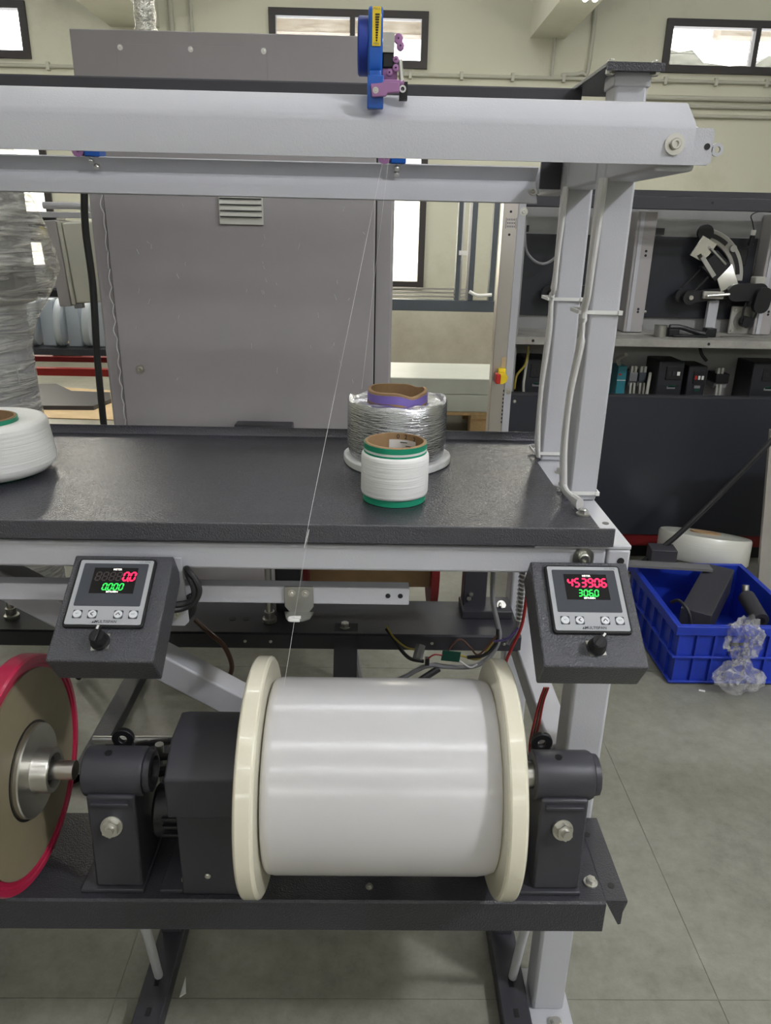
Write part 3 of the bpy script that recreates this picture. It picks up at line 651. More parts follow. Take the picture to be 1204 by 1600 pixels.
# ================================================================== CONTROL BOXES
SEG = {'0': 'abcdef', '1': 'bc', '2': 'abged', '3': 'abgcd', '4': 'fgbc', '5': 'afgcd', '6': 'afgedc', '7': 'abc', '8': 'abcdefg', '9': 'abcdfg', ' ': ''}
def digit(bm, ch_, x, y, w, h, t, z, mt, inv=False):
    segs = SEG[ch_]
    if inv: segs = ''.join(s for s in 'abcdefg' if s not in SEG[ch_])
    def q(x0, y0, x1, y1):
        d = Vector((x1 - x0, y1 - y0)); d.normalize(); n = Vector((-d.y, d.x)) * t / 2; a = Vector((x0, y0)) + d * t * 0.12; b = Vector((x1, y1)) - d * t * 0.12
        pts = [a, a + d * t / 2 + n, b - d * t / 2 + n, b, b - d * t / 2 - n, a + d * t / 2 - n]
        bm.faces.new([bm.verts.new(mt @ Vector((x + p.x + 0.13 * p.y, y + p.y, z))) for p in pts])
    hh = h / 2
    L = {'a': (0, h, w, h), 'b': (w, h, w, hh), 'c': (w, hh, w, 0), 'd': (0, 0, w, 0), 'e': (0, hh, 0, 0), 'f': (0, h, 0, hh), 'g': (0, hh, w, hh)}
    for s in segs: q(*L[s])
def quad(bm, mt, x0, x1, y0, y1, z):
    bm.faces.new([bm.verts.new(mt @ Vector(p)) for p in ((x0, y0, z), (x1, y0, z), (x1, y1, z), (x0, y1, z))])
def disc2(bm, mt, x, y, r, z, n=24):
    bm.faces.new([bm.verts.new(mt @ Vector((x + r * math.cos(2 * math.pi * i / n), y + r * math.sin(2 * math.pi * i / n), z))) for i in range(n)])
def rrect(x0, x1, y0, y1, r, n=4):
    pts = []
    for (cx, cy, a0) in ((x1 - r, y1 - r, 0), (x0 + r, y1 - r, 90), (x0 + r, y0 + r, 180), (x1 - r, y0 + r, 270)):
        for k in range(n + 1): a = R(a0 + 90 * k / n); pts.append((cx + r * math.cos(a), cy + r * math.sin(a)))
    return pts
def control_box(xc, label, mu, red, green, gdot, rdot, knob_turn):
    W_, H_, D_ = 0.117, 0.137, 0.046
    v = Vector((0, 0.115, 0.075)).normalized(); u = Vector((1, 0, 0)); n = u.cross(v)
    mt = Matrix((u, v, n)).transposed().to_4x4(); mt.translation = Vector((xc, 0.7625, 0.7725))
    o = root('control_box', label, 'control box', (xc, 0.80, 0.70))
    def pp(name, pts, z0, z1, m, parent, bev=0, lab=None):
        bm = P_(pts, 'Z', z0, z1); bmesh.ops.transform(bm, matrix=mt, verts=bm.verts); return part(name, bm, m, parent, bev, lab)
    pp('body', [(-W_ / 2, -H_ / 2), (W_ / 2, -H_ / 2), (W_ / 2, H_ / 2), (-W_ / 2, H_ / 2)], -D_, 0, 'boxc', o, 0.0022)
    pp('back_cover', [(-W_ / 2 + .004, -H_ / 2 + .004), (W_ / 2 - .004, -H_ / 2 + .004), (W_ / 2 - .004, H_ / 2 - .004), (-W_ / 2 + .004, H_ / 2 - .004)], -D_ - 0.003, -D_, 'black', o)
    s = 0.088; cx = mu; cy = H_ / 2 - 0.0085 - s / 2
    X = lambda f: cx - s / 2 + f * s
    Yv = lambda f: cy + s / 2 - f * s
    me_ = pp('panel_meter', rrect(cx - s / 2 - .001, cx + s / 2 + .001, cy - s / 2 - .001, cy + s / 2 + .001, 0.004), 0, 0.0045, 'black', o, 0.0008, 'black bezelled digital meter')
    pp('face_plate', rrect(X(0.018), X(0.982), Yv(0.98), Yv(0.018), 0.002), 0.0045, 0.0053, 'silverface', me_)
    pp('window', rrect(X(0.075), X(0.925), Yv(0.715), Yv(0.072), 0.0015), 0.0053, 0.0057, 'meterwin', me_)
    pp('display', [(X(0.225), Yv(0.53)), (X(0.80), Yv(0.53)), (X(0.80), Yv(0.14)), (X(0.225), Yv(0.14))], 0.0057, 0.0059, 'lcd', me_)
    z = 0.0061
    on, off = BM(), BM(); dw, dh, pitch_ = 0.0052, 0.0108, 0.00795
    for i, c in enumerate(red):
        x = X(0.262) + i * pitch_
        if c != ' ':
            digit(on, c, x, Yv(0.335), dw, dh, 0.0021, z, mt)
        if c == ' ': digit(off, '8', x, Yv(0.335), dw, dh, 0.0016, z, mt)
        if i == rdot: disc2(on, mt, x + dw + 0.0014, Yv(0.342), 0.0011, z)
    part('red_digits', on, 'segred', me_, label='red digits reading %s' % red.strip())
    if len(off.verts): part('unlit_digits', off, 'segoff', me_)
    else: off.free()
    gd = BM(); dw2, dh2, p2 = 0.0040, 0.0082, 0.0063
    for i, c in enumerate(green):
        x = X(0.385) + i * p2; digit(gd, c, x, Yv(0.478), dw2, dh2, 0.0014, z, mt)
        if i == gdot: disc2(gd, mt, x + dw2 + 0.0008, Yv(0.480), 0.0008, z)
    part('green_digits', gd, 'seggrn', me_, label='green digits')
    lm = lambda x, y, zz=z: mt @ Matrix.Translation((x, y, zz))
    part('legend', text_bm('METER', 0.0024, lm(X(0.53), Yv(0.168)), 0.00004), 'segwht', me_)
    part('legend', text_bm('MTR/MIN', 0.0024, lm(X(0.525), Yv(0.508)), 0.00004), 'segwht', me_)
    part('model_text', text_bm('LC-2046', 0.0026, lm(X(0.87), Yv(0.045), 0.0055)), 'inkg', me_)
    part('brand_text', text_bm('MULTISPAN', 0.0034, lm(X(0.535), Yv(0.94), 0.0055), 0.00005), 'ink', me_)
    lg = BM()
    for dx in (0, 0.0022): lg.faces.new([lg.verts.new(mt @ Vector((X(0.36) + dx + p[0], Yv(0.958) + p[1], 0.0055))) for p in ((0, 0), (0.0022, 0.0), (0.0022, 0.0032))])
    part('brand_mark', lg, 'ink', me_)
    for f, sym in ((0.155, 'SET'), (0.345, '<'), (0.675, '^'), (0.865, 'ENT')):
        bq = pp('button', rrect(X(f) - 0.0052, X(f) + 0.0052, Yv(0.835) - 0.0052, Yv(0.835) + 0.0052, 0.0012), 0.0053, 0.0056, 'meterwin', me_)
        bm = BM(); lathe(bm, [(0.0048, 0.0056), (0.0046, 0.0066), (0.0001, 0.0068)], (0, 0, 0), n=24); bmesh.ops.transform(bm, matrix=mt @ Matrix.Translation((X(f), Yv(0.835), 0)), verts=bm.verts)
        part('button_cap', bm, 'button', me_)
        zz = 0.0070
        if len(sym) > 1: part('button_mark', text_bm(sym, 0.0017, lm(X(f), Yv(0.835), zz)), 'inkg', me_)
        else:
            ch2 = BM(); a = 0.0024
            pts = [(a * .6, a), (-a * .7, 0), (a * .6, -a)] if sym == '<' else [(-a, -a * .6), (0, a * .7), (a, -a * .6)]
            for p, q in zip(pts, pts[1:]):
                d = Vector((q[0] - p[0], q[1] - p[1])).normalized(); nn = Vector((-d.y, d.x)) * 0.00045
                ch2.faces.new([ch2.verts.new(mt @ Vector((X(f) + t[0], Yv(0.835) + t[1], zz))) for t in ((p[0] + nn.x, p[1] + nn.y), (q[0] + nn.x, q[1] + nn.y), (q[0] - nn.x, q[1] - nn.y), (p[0] - nn.x, p[1] - nn.y))])
            part('button_mark', ch2, 'ink', me_)
    # knob with zinc square plate behind
    kx, ky = mu * 0.9 + 0.001, H_ / 2 - 0.831 * H_
    def tr(bm, ex=Matrix()): bmesh.ops.transform(bm, matrix=mt @ Matrix.Translation((kx, ky, 0)) @ ex, verts=bm.verts); return bm
    kn = part('knob', tr(LA([(0.0105, 0.0012), (0.0105, 0.004), (0.0092, 0.0055), (0.0085, 0.016), (0.0075, 0.0175), (0.0001, 0.0175)], (0, 0, 0), n=28)), 'black', o)
    part('knob_plate', tr(B(-0.0095, 0.0095, -0.0095, 0.0095, 0, 0.0012), Matrix.Rotation(R(6), 4, 'Z')), 'steel', kn)
    part('knob_grip', tr(B(-0.0028, 0.0028, -0.009, 0.0098, 0.0172, 0.0215), Matrix.Rotation(R(knob_turn), 4, 'Z')), 'black', kn, 0.0008)
    part('pointer', tr(B(-0.0011, 0.0011, 0.0055, 0.0099, 0.0210, 0.0222), Matrix.Rotation(R(knob_turn), 4, 'Z')), 'white', kn)
    return o
bL = control_box(-0.294, 'charcoal control box with meter reading 0.0 in red and 0.000 in green', -0.0045, '    00', '0000', 0, 4, -8)
bR = control_box(0.250, 'charcoal control box with meter reading 453906 in red over green digits', 0.0018, '453906', '3060', 2, 9, -40)
for (b_, x0, x1) in ((bL, -0.262, -0.232), (bR, 0.275, 0.31)):
    part('mounting_bracket', P_([(x0, 0.80), (x1, 0.80), (x1 + 0.003, 0.712), (x1 - 0.002, 0.707), (x0, 0.707)], 'Y', 0.8355, 0.8395), 'frame', b_)
inst('bracket_screw', SOCKS, bL, (-0.243, 0.8355, 0.724), FRONT, 0.9)
# cable loop at the left box
cb = root('cable_loop', 'black cable looped beside the left control box', 'cable', (-0.2, 0.83, 0.75))
for k in range(2):
    q = 0.006 * k
    part('cable', TU([(-0.232, 0.858, 0.778 - q), (-0.224, 0.832, 0.786 - q), (-0.214 - q * .6, 0.826, 0.776 - q), (-0.210 - q, 0.824, 0.762 - q * .5), (-0.217 - q * .6, 0.822, 0.747 + q * .4), (-0.231, 0.820, 0.740 + q), (-0.246, 0.812, 0.741 + q), (-0.256, 0.80, 0.744)], 0.0040, n=10), 'rubber', cb)
part('cable_tail', TU([(-0.229, 0.846, 0.745), (-0.224, 0.846, 0.733), (-0.226, 0.846, 0.722), (-0.234, 0.847, 0.712)], 0.0045, n=10), 'rubber', cb)

# ================================================================== YARN FEEDER ON THE TOP BEAM
fd = root('yarn_feeder', 'blue yarn feeder with yellow scale strip clamped on the top beam', 'yarn feeder', (0.0, 0.83, 1.289))
FY = 0.820
part('body', P_(rrect(FY, FY + 0.05, 1.318, 1.3785, 0.012), 'X', -0.0105, 0.0035), 'blue', fd, 0.002)
part('stem', P_([(FY + 0.003, 1.291), (FY + 0.026, 1.298), (FY + 0.03, 1.325), (FY + 0.002, 1.325)], 'X', -0.0095, 0.003), 'blue', fd, 0.0015)
part('clamp', B(-0.0105, 0.0050, FY - 0.0105, FY - 0.0025, 1.2895, 1.318), 'blue', fd, 0.001)
part('dial', LA([(0.0001, -0.0205), (0.024, -0.0205), (0.0255, -0.019), (0.0255, -0.0107), (0.0001, -0.0107)], (0, FY + 0.026, 1.348), 'X', n=40), 'bluedk', fd)
sc_ = part('scale_strip', B(-0.0065, 0.0015, FY - 0.0008, FY - 0.0001, 1.3435, 1.3755), 'yellow', fd)
for k in range(11):
    w = 0.0009 + 0.0018 * k / 10; part('scale_mark', B(-0.0025 - w * .55, -0.0025 + w, FY - 0.0013, FY - 0.0008, 1.3475 + k * 0.0021, 1.3487 + k * 0.0021), 'ink', sc_)
part('scale_text', text_bm('MIN', 0.0022, Matrix.Translation((-0.0025, FY - 0.001, 1.3452)) @ Matrix.Rotation(R(90), 4, 'X')), 'inkg', sc_)
part('scale_text', text_bm('MAX', 0.0022, Matrix.Translation((-0.0025, FY - 0.001, 1.3735)) @ Matrix.Rotation(R(90), 4, 'X')), 'inkg', sc_)
sq = part('sensor_block', B(0.0036, 0.0145, FY + 0.004, FY + 0.028, 1.3265, 1.352), 'black', fd, 0.0012)
part('sensor_plate', B(0.0036, 0.0148, FY + 0.0015, FY + 0.0038, 1.339, 1.3555), 'steeld', sq)
part('arm', B(0.0036, 0.025, FY + 0.002, FY + 0.01, 1.3125, 1.3165), 'mauve', fd, 0.001)
part('arm', B(0.0036, 0.018, FY + 0.006, FY + 0.02, 1.3166, 1.327), 'mauve', fd, 0.001)
for (x, z, r_) in ((0.0185, 1.351, 0.0042), (0.0205, 1.3450, 0.0036), (0.0165, 1.3335, 0.0030), (0.0165, 1.3265, 0.003), (0.0105, 1.3225, 0.0030)):
    part('eyelet', LA([(0.0008, -0.004), (r_, -0.0035), (r_, 0.0035), (0.0008, 0.004)], (x, FY + 0.006, z), 'Y', n=18, closed=True), 'mauve', fd)
part('pin', CY((0.0225, FY + 0.004, 1.3150), (0.0205, FY + 0.004, 1.3335), 0.0022, n=12), 'steel', fd)
lv = part('clamp_lever', P_([(-0.0075, 1.3095), (0.0035, 1.3105), (0.0045, 1.3118), (0.0185, 1.3115), (0.0205, 1.3095), (0.0200, 1.3030), (0.009, 1.3020), (0.0075, 1.2995), (-0.0060, 1.2985)], 'Y', FY - 0.0165, FY - 0.0108), 'mauve', fd, 0.001)
inst('brass_screw', SOCKS, lv, (-0.0025, FY - 0.0165, 1.3040), FRONT, 0.42)
part('thread_eye', LA([(0.0018, -0.001), (0.0032, -0.001), (0.0032, 0.001), (0.0018, 0.001)], (0.0232, FY - 0.012, 1.3065), 'Y', n=18, closed=True), 'white', fd)
part('eye_arm', B(0.0195, 0.0206, FY - 0.0130, FY - 0.0110, 1.3055, 1.3075), 'white', fd)
part('back_block', B(0.0205, 0.0285, FY + 0.006, FY + 0.016, 1.3000, 1.3155), 'black', fd)
def guide(x, label, rev):
    g = root('thread_guide', label, 'thread guide', (x, 1.38, 1.2842), None)
    part('body', B(x - 0.016, x + 0.010, 1.366, 1.40, 1.2842, 1.306), 'blue', g, 0.002)
    part('bobbin', LA([(0.003, -0.004), (0.010, -0.004), (0.006, 0), (0.010, 0.004), (0.003, 0.004)], (x - 0.026 * rev, 1.372, 1.293), 'Y', n=18, closed=True), 'mauve', g)
    part('bracket', B(x - 0.026 * rev - 0.004, x - 0.012 * rev, 1.378, 1.383, 1.2842, 1.296), 'mauve', g)
guide(-0.468, 'blue thread guide on the rear rail above the black hanging cable', 1)
guide(0.038, 'blue thread guide on the rear rail below the yarn feeder', 1)
# fine threads
th = [(0.018, FY - 0.010, 1.292), (0.012, 1.30, 1.279)]
def thread(pts, label): single('thread', TU(pts, 0.00024, n=5, sub=2), 'white', label, 'thread')
thread([(0.012, 1.366, 1.2900), (0.006, 1.355, 1.272), (-0.0745, 0.838, 0.855), (-0.0750, 0.8325, 0.842), (-0.096, 0.8372, 0.7195), (-0.096, 0.8372, 0.714), (-0.100, 0.748, 0.6766)], 'fine white thread running from the rear guide down to the white spool')
thread([(0.0232, FY - 0.012, 1.3065), (0.0185, 1.355, 1.288), (-0.019, 1.17, 0.945)], 'fine white thread hanging from the yarn feeder to the silver bobbin')

# ================================================================== BOBBINS ON THE SHELF
ZT = 0.8277
b1 = root('bobbin', 'small white yarn bobbin with green tube rims on the shelf', 'bobbin', (0.031, 0.992, ZT))
o_ = (0.031, 0.992, ZT)
part('tube', LA([(0.0385, 0), (0.0385, 0.0835), (0.0412, 0.0835), (0.0425, 0.0825), (0.0425, 0.0)], o_, n=64, closed=True), 'kraft', b1)
part('green_band', LA([(0.0426, 0.0), (0.0438, 0.0006), (0.0438, 0.0105), (0.0426, 0.0105)], o_, n=64, closed=True), 'green', b1)
part('green_band', LA([(0.0426, 0.0665), (0.0434, 0.0665), (0.0434, 0.0715), (0.0426, 0.0715)], o_, n=64, closed=True), 'green', b1)
part('white_band', LA([(0.0426, 0.0715), (0.0431, 0.0715), (0.0431, 0.0748), (0.0426, 0.0748)], o_, n=64, closed=True), 'white', b1)
part('green_band', LA([(0.0426, 0.0748), (0.0434, 0.0748), (0.0434, 0.0822), (0.0426, 0.0822)], o_, n=64, closed=True), 'green', b1)
part('yarn', LA([(0.0428, 0.0095), (0.0458, 0.0105), (0.0468, 0.014), (0.0468, 0.060), (0.0462, 0.0655), (0.0445, 0.0685), (0.0428, 0.069)], o_, n=96, closed=True), 'yarn', b1, ang=60)
def curved_label(parent, name, m, r, a0, a1, z0, z1, inward=True):
    bm = BM(); n = 8; vs = []
    for i in range(n + 1):
        a = R(a0 + (a1 - a0) * i / n); vs.append([bm.verts.new((o_[0] + r * math.cos(a), o_[1] + r * math.sin(a), o_[2] + z)) for z in (z0, z1)])
    for p, q in zip(vs, vs[1:]): bm.faces.new((p[0], q[0], q[1], p[1]))
    return part(name, bm, m, parent)
lb = curved_label(b1, 'paper_label', 'paper', 0.0380, 40, 102, 0.045, 0.0745)
for k, (a, b_) in enumerate(((62, 78), (52, 66))): curved_label(b1, 'print_line', 'ink', 0.0377, a, b_, 0.0700 - k * 0.005, 0.0712 - k * 0.005)
def inside_letter(s, ang, z):
    a = R(ang); p = Vector((o_[0] + 0.0381 * math.cos(a), o_[1] + 0.0381 * math.sin(a), o_[2] + z))
    mt = Matrix.Translation(p) @ Matrix.Rotation(a - R(90), 4, 'Z') @ Matrix.Rotation(R(90), 4, 'X')
    part('marker_writing', text_bm(s, 0.0065, mt), 'ink', b1)
inside_letter('0', 83, 0.0785); inside_letter('2', 66, 0.0785); inside_letter('2', 45, 0.0770)

b2o = (0.038, 1.172, ZT)
fm = BM(); n = 40; lo = []; hi = []
for i in range(n):
    a = 2 * math.pi * i / n; r_ = 0.0865 + 0.0022 * math.sin(3 * a + 1) + 0.0018 * noise.noise(Vector((math.cos(a) * 2, math.sin(a) * 2, 0.3)))
    lo.append((b2o[0] + r_ * math.cos(a), b2o[1] + r_ * math.sin(a)))
prism(fm, lo, 'Z', ZT + 0.0002, ZT + 0.0125)
single('foam_disc', fm, 'foam', 'white foam disc under the silver wire bobbin', 'foam', bev=0.002, ang=60)
b2o = (0.038, 1.172, ZT + 0.0127)
b2 = root('bobbin', 'silver wire bobbin with a dented purple tube standing on foam', 'bobbin', b2o)
wr = BM(); n = 96
prof = [(0.048, 0.001), (0.070, 0.0), (0.0765, 0.004), (0.0790, 0.02), (0.0795, 0.05), (0.0790, 0.075), (0.0785, 0.087), (0.0765, 0.0905), (0.0735, 0.0895), (0.069, 0.086), (0.060, 0.089), (0.048, 0.088)]
lathe(wr, prof, b2o, n=n, closed=True)
for v in wr.verts:
    d = v.co - Vector(b2o); a = math.atan2(d.y, d.x); rr = math.hypot(d.x, d.y)
    if d.z > 0.07: v.co.z += 0.0035 * noise.noise(Vector((math.cos(a) * 2.2, math.sin(a) * 2.2, 0.5))) + (0.002 * math.sin(a * 7) if rr > 0.07 else 0)
    if rr > 0.07:
        k = 1 + 0.008 * noise.noise(Vector((math.cos(a) * 2, math.sin(a) * 2, d.z * 30))); v.co.x = b2o[0] + d.x * k; v.co.y = b2o[1] + d.y * k
part('wire_winding', wr, 'wire', b2, ang=50)
pt = BM(); lathe(pt, [(0.0420, 0.04), (0.0420, 0.1065), (0.0455, 0.1065), (0.0468, 0.1055), (0.0468, 0.04)], b2o, n=64, closed=True)
for v in pt.verts:
    d = v.co - Vector(b2o); a = math.atan2(d.y, d.x)
    if d.z > 0.09:
        k = math.exp(-((a + 1.05) / 0.35) ** 2); v.co.z -= 0.006 * k; v.co.x -= d.x * 0.04 * k; v.co.y -= d.y * 0.05 * k
        k = math.exp(-((a - 0.75) / 0.3) ** 2); v.co.z -= 0.004 * k
    v.co.z += 0.001 * math.sin(a * 3)
part('tube', pt, 'kraft', b2)
pb_ = BM(); lathe(pb_, [(0.0469, 0.090), (0.0475, 0.090), (0.0475, 0.1025), (0.0469, 0.1025)], b2o, n=64, closed=True)
for v in pb_.verts:
    d = v.co - Vector(b2o); a = math.atan2(d.y, d.x); k = math.exp(-((a + 1.05) / 0.35) ** 2)
    if d.z > 0.09: v.co.z -= 0.006 * k; v.co.x -= d.x * 0.04 * k; v.co.y -= d.y * 0.05 * k
    v.co.z += 0.001 * math.sin(a * 3)
part('purple_band', pb_, 'purple', b2)

b3o = (-0.572, 1.082, ZT)
b3 = root('bobbin', 'wide tapered white yarn bobbin with green tube at the left end of the shelf', 'bobbin', b3o)
part('yarn', LA([(0.046, 0.004), (0.074, 0.003), (0.082, 0.006), (0.0905, 0.0145), (0.0925, 0.022), (0.0865, 0.070), (0.0855, 0.076), (0.082, 0.080), (0.072, 0.0815), (0.046, 0.0775)], b3o, n=96, closed=True), 'yarn', b3, ang=60)
part('tube', LA([(0.0405, 0.0), (0.0405, 0.0845), (0.0435, 0.0845), (0.0440, 0.0835), (0.0440, 0.0)], b3o, n=64, closed=True), 'kraft', b3)
part('green_band', LA([(0.0441, 0.074), (0.0455, 0.074), (0.0455, 0.0835), (0.0441, 0.0835)], b3o, n=64, closed=True), 'green', b3)
part('green_band', LA([(0.0441, 0.0), (0.066, 0.0), (0.066, 0.0028), (0.0441, 0.0028)], b3o, n=64, closed=True), 'green', b3)

# ================================================================== CABLE SLEEVES ON THE POSTS
def sleeve(label, pts, rfun, ties, flat=0.55):
    o = root('cable_sleeve', label, 'cable sleeve', pts[-1])
    part('sleeve', TU(pts, rfun, n=12, sub=8, flat=flat), 'sleeve', o)
    for (y0, y1, x0, x1, z) in ties:
        t = 0.0014; bm = BM()
        for a in ((x0 - t, x1 + t, y0 - t, y0), (x0 - t, x1 + t, y1, y1 + t), (x0 - t, x0, y0, y1), (x1, x1 + t, y0, y1)): box(bm, a[0], a[1], a[2], a[3], z - 0.0024, z + 0.0024)
        part('cable_tie', bm, 'white', o)
        part('tie_head', B(x1 - 0.0042, x1 + 0.0012, y0 - 0.0034, y0, z - 0.0028, z + 0.0028), 'white', o)
r1 = lambda t: 0.0075 * (0.62 if abs(t - 0.36) < 0.03 else 1.0) * (1 + 0.12 * math.sin(t * 23))
sleeve('white cable sleeve tied along the rear upright post', [(0.277, 1.19, 1.245), (0.274, 1.186, 1.17), (0.273, 1.186, 1.11), (0.2735, 1.1985, 1.085), (0.272, 1.186, 1.04), (0.268, 1.186, 0.95), (0.270, 1.188, 0.87), (0.2745, 1.190, 0.834)], r1, [(1.1952, 1.2385, 0.268, 0.3212, 1.086), (1.1952, 1.2385, 0.270, 0.3212, 0.838)])
r2 = lambda t: 0.0085 * (0.6 if abs(t - 0.37) < 0.03 else 1.0) * (1.25 if t > 0.93 else 1.0) * (1 + 0.1 * math.sin(t * 19 + 1))
sleeve('white cable sleeve tied along the front upright post', [(0.276, 0.991, 1.245), (0.273, 0.990, 1.16), (0.272, 0.990, 1.11), (0.2725, 1.0035, 1.085), (0.270, 0.990, 1.05), (0.262, 0.986, 0.98), (0.262, 0.987, 0.91), (0.266, 0.988, 0.862), (0.268, 0.982, 0.848), (0.274, 0.970, 0.841), (0.283, 0.952, 0.8365)], r2, [(1.0002, 1.0435, 0.2665, 0.3212, 1.0855), (1.0002, 1.0435, 0.276, 0.3212, 0.836)])

# ================================================================== WIRING BELOW THE SHELF
wb = root('wire_bundle', 'bundle of thin wires hanging with a small green circuit board', 'wiring', (0.15, 1.10, 0.46))
part('grey_harness', TU([(0.199, 1.10, 0.70), (0.199, 1.10, 0.656), (0.202, 1.10, 0.61), (0.212, 1.10, 0.572), (0.2175, 1.10, 0.54), (0.205, 1.10, 0.506), (0.179, 1.10, 0.486), (0.135, 1.10, 0.484), (0.104, 1.10, 0.487), (0.080, 1.10, 0.476), (0.059, 1.10, 0.462), (0.0, 1.09, 0.44)], 0.0042, n=8), 'wiregrey', wb)
part('black_wire', TU([(0.214, 1.098, 0.56), (0.213, 1.095, 0.535), (0.195, 1.093, 0.513), (0.165, 1.095, 0.506)], 0.0030, n=8), 'rubber', wb)
part('brown_wire', TU([(0.212, 1.096, 0.548), (0.185, 1.094, 0.513), (0.170, 1.094, 0.525), (0.153, 1.094, 0.541), (0.141, 1.094, 0.534), (0.132, 1.094, 0.519)], 0.0018, n=6), 'wirebrown', wb)
part('yellow_wire', TU([(0.208, 1.098, 0.535), (0.185, 1.096, 0.503), (0.153, 1.096, 0.509)], 0.0018, n=6), 'wireyel', wb)
part('yellow_wire', TU([(0.028, 1.13, 0.545), (0.04, 1.11, 0.535), (0.060, 1.10, 0.522), (0.080, 1.10, 0.516)], 0.0018, n=6), 'wireyel', wb)
part('black_wire', TU([(0.028, 1.13, 0.540), (0.05, 1.11, 0.515), (0.068, 1.10, 0.500), (0.092, 1.10, 0.494)], 0.0032, n=8), 'rubber', wb)
part('connector', CY((0.080, 1.085, 0.508), (0.086, 1.10, 0.526), 0.0085, n=8), 'wiregrey', wb)
part('circuit_board', B(-0.0155, 0.0155, -0.0012, 0.0012, -0.0095, 0.0095, mtx=Matrix.Translation((0.137, 1.092, 0.510)) @ Matrix.Rotation(R(6), 4, 'Y')), 'pcb', wb)
part('terminal', B(0.094, 0.101, 1.090, 1.098, 0.492, 0.505), 'black', wb)
part('board_wire', TU([(0.097, 1.092, 0.503), (0.108, 1.089, 0.514), (0.122, 1.090, 0.513)], 0.0014, n=6), 'wirered', wb)
part('board_wire', TU([(0.152, 1.090, 0.502), (0.170, 1.088, 0.491), (0.182, 1.088, 0.497)], 0.0014, n=6), 'white', wb)
single('black_hose', TU([(0.118, 1.10, 0.480), (0.085, 1.08, 0.468), (0.04, 1.05, 0.45), (-0.03, 1.03, 0.43)], 0.006, n=10), 'rubber', 'black hose slanting down behind the white spool', 'hose')
spw = root('spiral_wrapped_cable', 'cable in clear spiral wrap with red wires beside the right control box', 'cable', (0.225, 1.0, 0.60))
part('core', TU([(0.235, 1.05, 0.76), (0.2355, 1.05, 0.675), (0.2365, 1.05, 0.60), (0.222, 1.05, 0.56)], 0.0042, n=8), 'wiregrey', spw)
hx = []
for i in range(150):
    t = i / 149; hx.append((0.2353 + 0.001 * t + 0.0052 * math.cos(i * 0.9), 1.05 + 0.0052 * math.sin(i * 0.9), 0.755 - 0.155 * t))
part('spiral', TU(hx, 0.0013, n=5, sub=1), 'white', spw)
part('red_wire', TU([(0.243, 1.04, 0.73), (0.243, 1.04, 0.66), (0.240, 1.04, 0.60), (0.228, 1.04, 0.56), (0.220, 1.04, 0.53), (0.218, 1.03, 0.49)], 0.0026, n=8), 'wirered', spw)
part('purple_wire', TU([(0.205, 1.07, 0.552), (0.222, 1.05, 0.570), (0.236, 1.045, 0.592)], 0.002, n=6), 'purple', spw)
rw = root('wire_pair', 'pair of thin red wires dropping behind the right pedestal', 'wiring', (0.225, 0.90, 0.56))
for k in range(3): part('wire', TU([(0.262 + k * .003, 0.95, 0.545), (0.257 + k * .003, 0.95, 0.520), (0.252 + k * .004, 0.95, 0.480), (0.249 + k * .003, 0.95, 0.440), (0.251, 0.94, 0.415)], 0.0017, n=6), 'wirered' if k != 1 else 'wirebrown', rw)
single('harness', TU([(-0.30, 1.14, 0.545), (-0.265, 1.10, 0.541), (-0.245, 1.10, 0.519), (-0.234, 1.10, 0.481), (-0.244, 1.10, 0.449)], 0.0042, n=8), 'wirebrown', 'thin brown harness curving below the rear channel at left', 'wiring')
# far spool seen below the front rail
fs = root('fibre_spool', 'spool on the far side with dark red flanges and brown cardboard, below the front rail', 'spool', (0.0, 1.50, 0.40))
part('tube', CY((-0.13, 1.50, 0.52), (0.135, 1.50, 0.52), 0.075, n=40), 'kraft', fs)
for x in (-0.145, 0.125): part('flange', CY((x, 1.50, 0.52), (x + 0.016, 1.50, 0.52), 0.12, n=56), 'darkred', fs)
single('rubber_roller', CY((-0.14, 1.40, 0.655), (0.13, 1.40, 0.655), 0.012, n=16), 'black', 'thin black roller in front of the far spool', 'roller')
for k, (x0, z0, x1, z1) in enumerate(((-0.6, 0.50, -0.18, 0.60), (-0.55, 0.44, 0.3, 0.52), (-0.55, 0.42, 0.3, 0.47))):
    single('black_hose', TU([(x0 - 0.25, 1.73 + k * .04, 0.01), (x0 - 0.12, 1.73 + k * .04, z0 * 0.6), (x0, 1.73 + k * .04, z0), ((x0 + x1) / 2, 1.73 + k * .04, (z0 + z1) / 2 + 0.02), (x1, 1.73 + k * .04, z1), (x1 + 0.1, 1.73 + k * .04, z1 * 0.6), (x1 + 0.16, 1.73 + k * .04, 0.01)], 0.008, n=8), 'rubber' if k else 'wiregrey',
           ['grey hose arching behind the traverse bar at left', 'upper black hose stretched behind the far spool', 'lower black hose stretched behind the far spool'][k], 'hose')
single('floor_strip', P_(sheet([(-0.665, 0.0), (-0.665, 0.028), (-0.663, 0.03), (-0.62, 0.03), (-0.618, 0.028), (-0.618, 0.0)], 0.003), 'Y', 1.36, 2.05), 'dark', 'charcoal perforated floor channel left of the motor cover', 'channel')

# ================================================================== GREY CABINET BEHIND
cab = root('cabinet', 'tall mauve-grey machine cabinet with a louvred vent behind the shelf', 'cabinet', (-0.35, 2.5, 0))
part('body', B(-0.745, 0.047, 2.10, 3.0, 0.0, 1.50), 'cabinet', cab, 0.008)
dy = 2.10
door = part('door', B(-0.700, -0.002, dy - 0.018, dy - 0.0005, 0.10, 1.42), 'cabinet', cab, 0.004)
part('door_gap', B(-0.704, 0.002, dy - 0.004, dy - 0.0002, 0.095, 1.425), 'black', cab)
inst('door_screw', SOCK, door, (-0.647, dy - 0.0182, 0.806), FRONT, 1.3)
